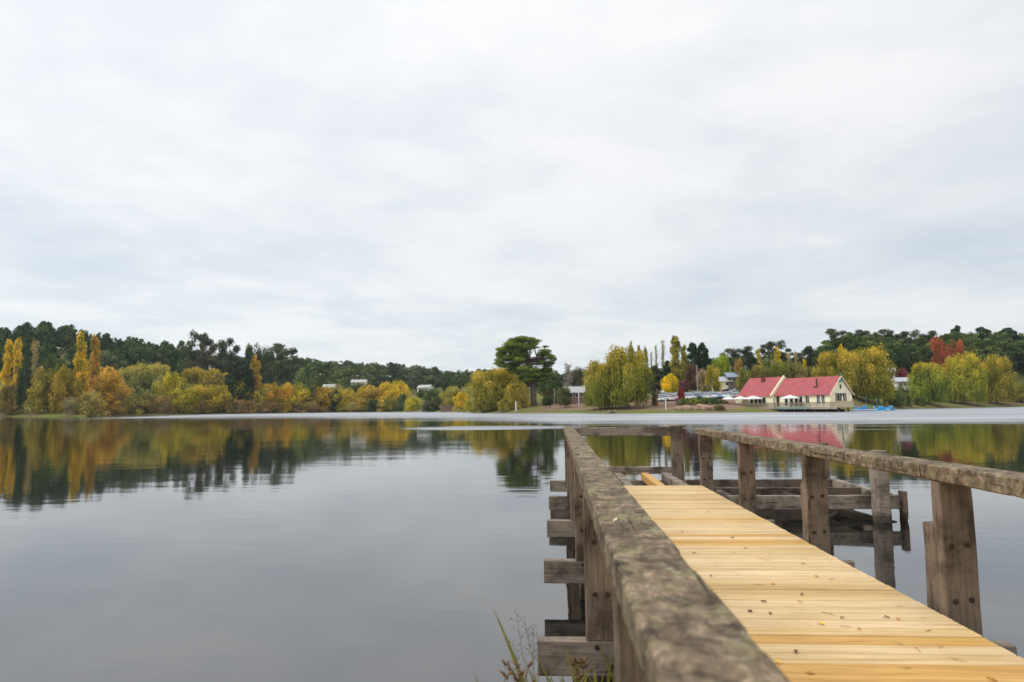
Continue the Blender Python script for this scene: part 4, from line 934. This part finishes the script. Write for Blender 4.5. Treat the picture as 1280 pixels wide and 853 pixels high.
for a_, b_ in ((981, 985.5), (987, 992), (993.5, 998), (999, 1003.5)): window(fx(a_), fx(b_), FZ+.15, FZ+2.6, 0, 1)
window(fx(1007), fx(1012), FZ+.8, FZ+2.7, 0, 2)
window(fx(1021), fx(1025.5), FZ+.7, FZ+2.85, 0, 2); window(fx(1027), fx(1031.5), FZ+.7, FZ+2.85, 0, 2)
f = MB(); yc = (DEP-.4)/2; f.box(LEN+.004, LEN+.05, yc-1.6, yc+1.6, FZ+1.2, FZ+3.3); fr = f.build('window', WHITE, bh)
p_ = MB()
for k in range(3): p_.box(LEN+.052, LEN+.08, yc-1.5+k*1.02, yc-1.5+k*1.02+.85, FZ+1.3, FZ+3.2)
p_.build('pane', GLASS, fr)
f = MB(); f.box(LEN+.004, LEN+.06, yc-.3, yc+.3, EA+1.1, EA+2.1); f.build('vent', DARK, bh)
f = MB()
for sgn in (-1, 1): f.box(LEN+.004, LEN+.07, yc+sgn*1.9-.25, yc+sgn*1.9+.25, FZ+1.2, FZ+3.3)
f.build('shutter', plain('brown_shutter', (.22, .13, .09), .7, .1), bh)
# pier deck
XL = fx(908, -4.6); XR = LEN+.2; YF = -4.6
m = MB(); m.box(XL, XR+4.5, YF, -.0, FZ-.28, FZ-.005); m.box(XL, -.1, .002, 6, FZ-.28, FZ-.005); m.box(LEN+.02, XR+4.5, .002, 5, FZ-.28, FZ-.005); m.build('pier_deck', TIMBER, bh)
m = MB(); m.box(XL, XR+4.5, YF-.06, YF-.002, FZ-.55, FZ-.0); m.build('fascia', TIMBER, bh)
m = MB(); m.box(XJ+4, LEN-2, YF-.1, YF-.062, FZ-.4, FZ-.15); m.build('fascia', TEAL, bh)
x = XL+.4
while x < XR+4.6:
    for yy in (YF+.3, -.6, 5, 8.5):
        if yy > 0 and x > LEN - 1: continue
        m = MB(); m.box(x-.14, x+.14, yy-.14, yy+.14, -1.5, FZ-.281); m.build('pier_pile', DARK, bh)
    x += 2.9
m = MB(); m.box(XL+.6, XR+3.5, -.3, -.1, .05, FZ-.6); m.build('under_deck_shade', DARK, bh)  # dark sheet standing in for the shade beneath the pier deck
rl = MB(); x = XL
rl.box(XL, XR+4.5, YF-.03, YF+.03, FZ+.98, FZ+1.08); rl.box(XL, XR+4.5, YF-.02, YF+.02, FZ+.12, FZ+.18)
while x < XR+4.5:
    rl.box(x-.05, x+.05, YF-.04, YF+.04, FZ, FZ+.98); xx = x+.14
    while xx < x+1.7 and xx < XR+4.4: rl.box(xx, xx+.06, YF-.015, YF+.015, FZ+.181, FZ+.979); xx += .13
    x += 1.8
rl.box(XL-.03, XL+.03, YF+.04, 5.5, FZ+.98, FZ+1.08)
y = YF+.2
while y < 5.4: rl.box(XL-.015, XL+.015, y, y+.06, FZ+.0, FZ+.979); y += .13
rl.build('railing', plain('brown_railing', (.20, .155, .115), .8, .25, 2), bh)
BM = Matrix.Translation((A.x, A.y, 0)) @ Matrix.Rotation(ang, 4, 'Z')
def bw(x, y, z): return BM @ Vector((x, y, z))
# umbrellas
def umbrella(pxc, yo, label, w=1.9, group='white umbrellas on the pier deck'):
    p = bw(fx(pxc, yo), yo, FZ+.003); r = thing('umbrella', p, label, 'umbrella', group)
    m = MB(); n = 8; vs = [(0, 0, 2.95)] + [(w*math.cos(2*PI*k/n), w*math.sin(2*PI*k/n), 2.25) for k in range(n)] + [(w*math.cos(2*PI*k/n), w*math.sin(2*PI*k/n), 2.05) for k in range(n)]
    fs_ = [(0, 1+k, 1+(k+1) % n) for k in range(n)] + [(1+k, 1+n+k, 1+n+(k+1) % n, 1+(k+1) % n) for k in range(n)]
    m.add(vs, fs_); m.build('canopy', CANVAS, r)
    m = MB(); m.tube([(0, 0, 0), (0, 0, 3.05)], .035, 8); m.build('pole', STEEL, r)
    m = MB(); m.lathe([(0, .12), (.28, .12), (.32, 0)], (0, 0, 0), 12); m.build('base', DARK, r)
umbrella(911, -2.5, 'leftmost white umbrella on the pier deck, beyond the end of the building'); umbrella(925.5, -2.6, 'white umbrella at the left corner of the boathouse')
umbrella(942, -2.8, 'wide white umbrella in front of the left wing windows', 2.5); umbrella(988, -2.6, 'white umbrella alone in front of the right wing', 2.3)
for pxc, lab in ((1062, 'furled pinkish umbrella right of the boathouse gable'), (1067, 'second furled umbrella, at the outer end of the side deck')):
    p = bw(LEN+2.2 + (pxc-1062)*.45, 1.5, FZ+.003); r = thing('furled_umbrella', p, lab, 'umbrella')
    m = MB(); m.lathe([(.0, 1.0), (.12, 1.05), (.2, 1.6), (.12, 2.4), (.03, 2.7)], (0, 0, 0), 8); m.build('canopy', plain('pinkish_canvas', (.72, .60, .54), .8, .05), r); m = MB(); m.tube([(0, 0, 0), (0, 0, 2.9)], .035, 6); m.build('pole', STEEL, r)
# side screen at the right end of the deck
m = MB(); x0 = LEN+4.71
for k in range(40): m.box(x0, x0+.04, YF + k*.16, YF + k*.16+.09, FZ-.25, FZ+1.3)
m.box(x0-.04, x0-.002, YF, YF+6.4, FZ+.95, FZ+1.05); m.build('screen', plain('pale_timber', (.50, .42, .27), .8, .15), bh)

# floating dock and pedal boats
pd = P(1088, 512, 178); pd.z = 0
dock = thing('floating_dock', (pd.x, pd.y, 0), 'low white floating dock with a blue edge moored beside the boathouse', 'dock', rz=YAW-.15)
m = MB(); m.box(-4.6, 4.4, -.9, .9, .22, .36); m.build('dock_top', WHITE, dock); m = MB(); m.box(-4.55, 4.35, -.85, .85, -.2, .218); m.build('float', plain('blue_float', (.03, .12, .36), .5, .1), dock)
def pedal():
    r = thing('pedal_boat', (0, 0, 0), 'x', 'pedal boat')
    out = []
    hull = MB()
    for sy in (-.5, .5):
        hull.extr([(-1.3, sy-.22, .05), (1.1, sy-.22, .05), (1.5, sy-.1, .38), (1.5, sy+.1, .38), (1.1, sy+.22, .05), (-1.3, sy+.22, .05)], (0, 0, .001))
        hull.extr([(-1.4, sy-.24, -.1), (1.0, sy-.24, -.1), (1.55, sy-.24, .42), (-1.4, sy-.24, .42)], (0, .48, 0))
    hull.box(-1.3, 1.2, -.26, .26, .2, .42)
    h = hull.build('hull', BLUEB, r); m = MB(); m.extr([(-.9, -.6, .42), (-.3, -.6, .42), (-.3, -.6, .62), (-.75, -.6, .62), (-1.05, -.6, 1.25), (-1.2, -.6, 1.2)], (0, 1.2, 0)); s = m.build('seat', plain('light_blue_plastic', (.10, .42, .66), .4, .05), r)
    m = MB(); m.lathe([(0, 0), (.45, 0), (.45, .35), (0, .35)], (0, 0, 0), 14); w = m.build('paddle_housing', BLUEB, r); w.rotation_euler = (PI/2, 0, 0); w.location = (.6, .17, .45)
    return r, [(h, []), (s, []), (w, [])]
pr, prt = pedal(); first = True
for px, D, rz, lab in ((1074, 181, .5, 'blue pedal boat nearest the boathouse, left end of the dock'), (1081, 182, 1.2, 'blue pedal boat second from the boathouse'), (1098, 177.5, -.2, 'bright blue pedal boat moored at the middle of the dock'),
                       (1104, 178.5, .6, 'bright blue pedal boat touching the one at the dock end'), (1110, 178, 1.9, 'bright blue pedal boat at the right end of the dock')):
    p = P(px, 511, D); z = .02 if px > 1090 or px < 1090 else 0
    if first: pr.location = (p.x, p.y, z); pr.rotation_euler.z = rz; pr['label'] = lab; pr['group'] = 'blue pedal boats'; first = False
    else: copy_tree(pr, prt, (p.x, p.y, z), (1, 1, 1), rz, None, lab, 'pedal boat', 'blue pedal boats')

# ------------------------------------------------------------------ cars
CARGLASS = plain('car_window_glass', (.10, .12, .14), .12, .05)
def car(kind):
    L_ = 4.4 if kind == 'sedan' else 4.1
    r = thing('parked_car', (0, 0, 0), 'x', 'car'); hw = .88
    m = MB(); prof = [(-L_/2, .30), (-L_/2, .75), (-L_/2+.1, .88), (-.95, .95), (1.2, .95), (L_/2-.15, .92), (L_/2, .8), (L_/2, .30)]
    if kind == 'wagon': prof = [(-L_/2, .30), (-L_/2, .78), (-L_/2+.15, .98), (-.95, 1.05), (1.2, 1.05), (L_/2-.05, 1.02), (L_/2, .8), (L_/2, .30)]
    m.extr([(x, -hw, z) for x, z in prof], (0, 2*hw, 0)); zt = 1.42 if kind == 'sedan' else 1.68; zb = .95 if kind == 'sedan' else 1.05
    m.extr([(-.35, -.62, zt-.03), (-.25, -.62, zt+.03), (.9, -.62, zt+.03), (1.05 if kind == 'sedan' else 1.6, -.62, zt-.03)], (0, 1.24, 0))
    b = m.build('body', CARP, r)
    g_ = MB(); xe = 1.75 if kind == 'sedan' else L_/2-.12; xt = 1.05 if kind == 'sedan' else 1.62
    lo = [(-1.05, -.82, zb), (xe, -.82, zb), (xe, .82, zb), (-1.05, .82, zb)]; hi = [(-.33, -.64, zt-.03), (xt, -.64, zt-.03), (xt, .64, zt-.03), (-.33, .64, zt-.03)]
    g_.add(lo+hi, [(0, 3, 2, 1), (4, 5, 6, 7), (0, 1, 5, 4), (1, 2, 6, 5), (2, 3, 7, 6), (3, 0, 4, 7)]); g2 = g_.build('windows', CARGLASS, r)
    tr = [(b, []), (g2, [])]
    for sx in (-L_/2+.8, L_/2-.75):
        for sy in (-.82, .82):
            w = MB(); w.tube([(sx, sy-.1, .32), (sx, sy+.1, .32)], .32, 14); tr.append((w.build('wheel', TYRE, r), []))
    for sy in (-.62, .62):
        w = MB(); w.box(-L_/2-.012, -L_/2+.05, sy-.18, sy+.18, .6, .74); tr.append((w.build('headlight', STEEL, r), []))
    return r, tr
CARS = {'sedan': car('sedan'), 'wagon': car('wagon')}; used = {'sedan': False, 'wagon': False}
CC = {'white': (.84, .85, .87), 'silver': (.58, .60, .63), 'dark blue': (.03, .06, .14), 'black': (.02, .02, .022), 'red': (.45, .02, .02), 'light blue': (.25, .38, .55), 'grey': (.16, .17, .18), 'green': (.05, .12, .09)}
rows = [('front row', 203, 826, 921, ['white', 'silver', 'white', 'red', 'white', None, None, 'white', 'silver', 'dark blue', 'silver', 'white', 'silver', 'white', 'light blue', 'white', 'white', 'silver', 'grey', 'white'], 'front'),
        ('second row', 211, 824, 922, ['light blue', 'white', 'silver', 'white', 'dark blue', 'white', 'light blue', 'silver', 'white', 'dark blue', 'white', 'silver', 'white', 'red', 'silver', 'white', 'white'], 'second'),
        ('back row', 219, 832, 918, ['silver', 'white', 'white', 'dark blue', 'silver', 'white', 'light blue', 'white', 'silver', 'black', 'silver', 'white', 'red', 'white', 'silver'], 'back')]
for rn, D, xa, xb, cols, nm in rows:
    n = len(cols); cnt = {c: cols.count(c) for c in cols if c}
    for i, c in enumerate(cols):
        if not c: continue
        px = xa + (xb-xa)*i/(n-1); d = D + RNG.uniform(-.5, .5); p = W(px, d); kd = 'wagon' if (i*7 + D) % 3 == 0 else 'sedan'; root, tr = CARS[kd]
        kt = kd
        if cnt[c] == 1: lab = f'only {c} car in the {rn} of the lakeside car park'
        else: lab = f'{c} car parked in the {rn} of the lakeside car park'
        sc = 1; rz = YAW + PI/2 + RNG.uniform(-.12, .12) + (.5 if i % 5 == 0 else 0.25)
        loc = (p.x, p.y, gz(p)+.02)
        if not used[kd]:
            root.location = loc; root.rotation_euler.z = rz; root['label'] = lab; root['group'] = 'cars in the lakeside car park'; used[kd] = True
            for ch, _ in tr: ch.color = (*CC[c], 1)
        else: copy_tree(root, tr, loc, (1, 1, 1), rz, CC[c], lab, 'car', 'cars in the lakeside car park')
p = W(920, 236)
for px, D, c, lab in ((921, 228, 'white', 'white car standing alone above the car park, left of the boathouse roof'), (912, 233, 'dark blue', 'dark blue car behind the lone white car above the car park')):
    p = W(px, D); root, tr = CARS['sedan']; copy_tree(root, tr, (p.x, p.y, gz(p)+.9), (1, 1, 1), YAW + .2, CC[c], lab, 'car')
# ------------------------------------------------------------------ hedges, rocks, poles, benches, houses
for i, (px, yt, hw, c, lab) in enumerate(((856, 498, 8, (.13, .17, .03), 'leftmost green shrub of the hedge below the car park'), (869, 497, 8, (.20, .24, .03), 'yellow green shrub second in the hedge below the car park'), (881, 497, 8, (.12, .17, .03), 'mid green shrub in the middle of the hedge below the car park'),
        (893, 498, 7, (.07, .12, .03), 'dark green shrub fourth in the hedge below the car park'), (904, 499, 7, (.20, .18, .06), 'tawny shrub at the boathouse end of the hedge'), (849, 500, 5, (.28, .25, .16), 'small grey shrub left of the hedge below the car park'),
        (899, 506, 8, (.16, .15, .05), 'low olive scrub on the bank at the pier corner'))):
    tree('bush', px, yt, hw, sD(px, 19 if i < 6 else 3), c, lab, 'shrub', 'hedge below the car park')
R = random.Random(9)
for i in range(13):
    px = 847 + i*2.9 + R.uniform(-1.2, 1.2); D = sD(px, 4.5 + R.uniform(0, 3)); p = W(px, D); s = R.choice((.5, .7, .9, 1.25))
    me_v = []; m = MB(); n = 10
    for a_ in range(6):
        for b_ in range(n):
            th_ = PI*a_/5; ph = 2*PI*b_/n; v = Vector((math.sin(th_)*math.cos(ph), math.sin(th_)*math.sin(ph), math.cos(th_))); k = s*(1+.35*mnoise.noise(v*1.3 + Vector((i*3, 0, 0)))); me_v.append((v.x*k*1.2, v.y*k, v.z*k*.75))
    fs_ = [(a_*n+b_, (a_+1)*n+b_, (a_+1)*n+(b_+1) % n, a_*n+(b_+1) % n) for a_ in range(5) for b_ in range(n)]
    m.add(me_v, fs_); o = m.build('boulder', ROCKM); o.location = (p.x, p.y, gz(p)+s*.35); tag(o, 'reddish sandstone boulder in the bank wall below the car park hedge', 'boulder', 'sandstone boulders below the hedge')
def pole(px, yb, yt, D, r, mat, label, cat='pole', name='pole', arm=False):
    a_ = P(px, yb, D); t = P(px, yt, D); z0 = min(a_.z, gz(a_))-.2; o = thing(name, (a_.x, a_.y, z0), label, cat)
    m = MB(); m.tube([(0, 0, 0), (0, 0, t.z-z0)], [r, r*.8], 8); m.build('shaft', mat, o)
    if arm: m = MB(); m.box(-.9, .9, -.05, .05, t.z-z0-.7, t.z-z0-.55); m.build('crossarm', mat, o)
    else: m = MB(); m.lathe([(r*1.3, 0), (r*1.3, .08), (0, .14)], (0, 0, t.z-z0-.02), 8); m.build('cap', mat, o)
pole(645, 513, 502, sD(645, 4), .22, WHITE, 'white painted post at the water edge left of the big cypress', 'post')
pole(693, 505, 486, sD(693, 14), .09, STEEL, 'slim grey lamp pole beside the picnic bench'); pole(832.5, 511, 500, sD(832, 6), .13, WHITE, 'white marker post on the bare bank right of the great willow', 'post')
pole(723.5, 504, 489, sD(723, 20), .17, WHITE, 'white post with cap in front of the white roofed shelter', 'post')
pole(872, 488, 457, 228, .13, STEEL, 'tall pale flagpole among the parked cars'); pole(932.5, 476, 457, 232, .22, BARKP, 'thick timber power pole left of the boathouse roof', arm=True, name='power_pole')
pole(965, 468, 450, 262, .2, BARKP, 'slender timber power pole above the boathouse', arm=True, name='power_pole'); pole(914, 476, 457, 262, .16, BARKP, 'thin timber pole left of the orange brown tree')
for px, lab in ((1083, 'thin mast standing beside the pedal boats, left one'), (1096.5, 'thin mast standing beside the pedal boats, right one')):
    pole(px, 510, 497, 183, .06, TEAL, lab, 'mast', 'mast')
# picnic bench
p = W(684.5, sD(684, 12)); bn = thing('picnic_bench', (p.x, p.y, gz(p)), 'dark timber picnic bench on the bare earth right of the cypress trunk', 'bench', rz=YAW)
m = MB(); m.box(-.9, .9, -.4, .4, .72, .78); m.build('table_top', DARK, bn)
for s in (-1, 1): m = MB(); m.box(-.9, .9, s*.75-.14, s*.75+.14, .43, .48); m.build('seat', DARK, bn)
for s in (-.65, .65): m = MB(); m.extr([(s-.04, -.7, 0), (s-.04, -.6, 0), (s-.04, -.2, .72), (s-.04, -.3, .72)], (.08, 0, 0)); m.extr([(s-.04, .7, 0), (s-.04, .6, 0), (s-.04, .2, .72), (s-.04, .3, .72)], (.08, 0, 0)); m.box(s-.04, s+.04, -.8, .8, .36, .428); m.build('leg', DARK, bn)
# platform rail at the water under the willow
p = W(757, sD(757, -1)); st = thing('landing_stage', (p.x, p.y, 0), 'small low landing stage at the water under the great willow', 'landing stage', rz=YAW)
m = MB(); m.box(-2.6, 2.6, -.8, .8, .35, .45); m.build('deck', TIMBER, st)
for s in (-2.4, -.8, .8, 2.4): m = MB(); m.box(s-.07, s+.07, -.75, -.6, -1, 1.0); m.build('post', TIMBER, st)
def house(px, D, w, dep, zw, zr, ybase, wall, roof, label, rz=0., name='house', yref=None, nwin=3):
    q_ = P(px, ybase, D); o = thing(name, (q_.x, q_.y, q_.z), label, 'house' if name == 'house' else 'shelter', rz=YAW+rz)
    g0 = max(gz(q_), q_.z-1.2); m = MB(); m.extr([(-w/2, -dep/2, min(0, g0-q_.z)-.3), (-w/2, dep/2, min(0, g0-q_.z)-.3), (-w/2, dep/2, zw), (-w/2, 0, zr), (-w/2, -dep/2, zw)], (w, 0, 0)); m.build('wall', wall, o)
    m = MB(); roofm(m, -w/2-.4, w/2+.4, -dep/2, dep/2, zw+.03, zr+.03, .5, .12); m.build('roof', roof, o)
    for k in range(nwin):
        xx = -w/2 + w*(k+.7)/(nwin+.4)-.5; f = MB(); f.box(xx, xx+1.0, -dep/2-.05, -dep/2-.004, zw-1.7, zw-.5); fr = f.build('window', WHITE, o); f = MB(); f.box(xx+.08, xx+.92, -dep/2-.07, -dep/2-.052, zw-1.62, zw-.58); f.build('pane', GLASS, fr)
PALE = plain('pale_roof', (.40, .40, .39), .6, .08, .5)
house(718, sD(718, 30), 6.4, 5.5, 2.6, 4.3, 500.5, BRICK, PALE, 'park shelter with a wide white roof and brown walls', name='park_shelter', rz=.2)
house(449, 470, 10, 9, 2.6, 4.4, 483, CREAM, PALE, 'distant house with a pale hipped roof above the tawny bush', rz=.1); house(532, 440, 8, 8, 2.2, 3.8, 489, WHITE, PALE, 'small white roofed house among trees in the middle distance', rz=-.3)
house(412, 430, 7, 7, 2.8, 4.6, 490, WHITE, PALE, 'white shed half hidden behind the gold bushes'); house(317, 385, 4, 4, 2.4, 3.4, 489, WHITE, PALE, 'tiny white hut under the lone straw poplar', nwin=1)
house(1111, 262, 4.2, 7, 3.6, 5.0, 477, WHITE, PALE, 'two storey white house right of the huge golden willow', rz=-.5); house(1126, 258, 6, 6, 1.8, 3.2, 483, WHITE, GREYROOF, 'low grey roofed house below the maroon tree')
house(901, 262, 7, 6, 2.8, 4.4, 486, CREAM, GREYROOF, 'cream house behind the dome shaped trees above the car park', nwin=2); house(920, 262, 8, 6, 2.6, 4.2, 480, BRICK, plain('blue_grey_roof', (.22, .28, .36), .5, .1), 'house with blue grey roof above the lone white car', nwin=2)
house(789-6, sD(783, 42), 9, 6, 2.5, 4.0, 497, BRICK, PALE, 'low building seen through the great willow', nwin=2)
tree('round', 412, 486, 11, 400, (.08, .10, .035), 'left half of the trees hiding the white shed')
tree('round', 445, 480, 11, 445, (.08, .10, .035), 'green tree before the distant house on the high lawn, left one')
tree('round', 457, 481, 9, 448, (.08, .10, .035), 'green tree before the distant house on the high lawn, right one')
tree('round', 528, 487, 8, 415, (.08, .10, .035), 'green tree left in front of the small white roofed house')
tree('round', 539, 489, 8, 418, (.08, .10, .035), 'green tree right in front of the small white roofed house')
tree('round', 317, 488, 6, 375, (.08, .10, .035), 'green tree hiding the tiny white hut')
tree('bush', 1112, 481, 11, 232, (.16, .18, .04), 'olive green bush covering the foot of the white house', 'bush')
tree('bush', 1131, 484, 10, 228, (.13, .15, .04), 'green bush below the low grey roofed house', 'bush')
tree('bush', 1120, 492, 12, 222, (.12, .15, .04), 'low green thicket behind the small nearly bare tree', 'bush')
# stone landing on the far shore
p = W(559, sD(559, 3)); sl = thing('stone_landing', (p.x, p.y, 0), 'brown stone wall of a landing at the water left of the olive willow', 'wall', rz=YAW)
m = MB(); m.box(-2.8, 4.5, -.6, .6, -.5, 2.6); m.build('wall', BRICK, sl); m = MB(); m.box(-3, 4.7, -.8, .8, 2.601, 2.8); m.build('coping', ROCKM, sl)
# flat sheet of asphalt under the cars
m = MB(); vs = []; nxx, nyy = 30, 8
for j in range(nyy):
    for i in range(nxx):
        p = W(818 + (928-818)*i/(nxx-1), 200 + 23*j/(nyy-1)); vs.append((p.x, p.y, gz(p)+.012))
m.add(vs, [(j*nxx+i, j*nxx+i+1, (j+1)*nxx+i+1, (j+1)*nxx+i) for j in range(nyy-1) for i in range(nxx-1)]); tag(m.build('car_park', plain('asphalt', (.055, .055, .058), .9, .2, 2)), kind='structure')

# ------------------------------------------------------------------ haze
HAZE = 0.00007
if HAZE:
    m, nt, ns, L = newmat('haze_air'); o = ns.new('ShaderNodeOutputMaterial'); v = ns.new('ShaderNodeVolumePrincipled')
    v.inputs['Color'].default_value = (.80, .88, 1, 1); v.inputs['Density'].default_value = HAZE; v.inputs['Anisotropy'].default_value = .2; L.new(v.outputs[0], o.inputs['Volume'])
    hb = MB(); hb.box(-3200, 3200, -3200, 3200, -8, 130); tag(hb.build('haze', m), kind='stuff')
SC.cycles.volume_bounces = 1; SC.cycles.max_bounces = 6; SC.cycles.transparent_max_bounces = 6
# prototypes that were never placed go away
for key, (L_, H, R_, nm) in PROTOS.items():
    for pr_ in L_:
        if not pr_[2]:
            for o in pr_[:2]: bpy.data.objects.remove(o)
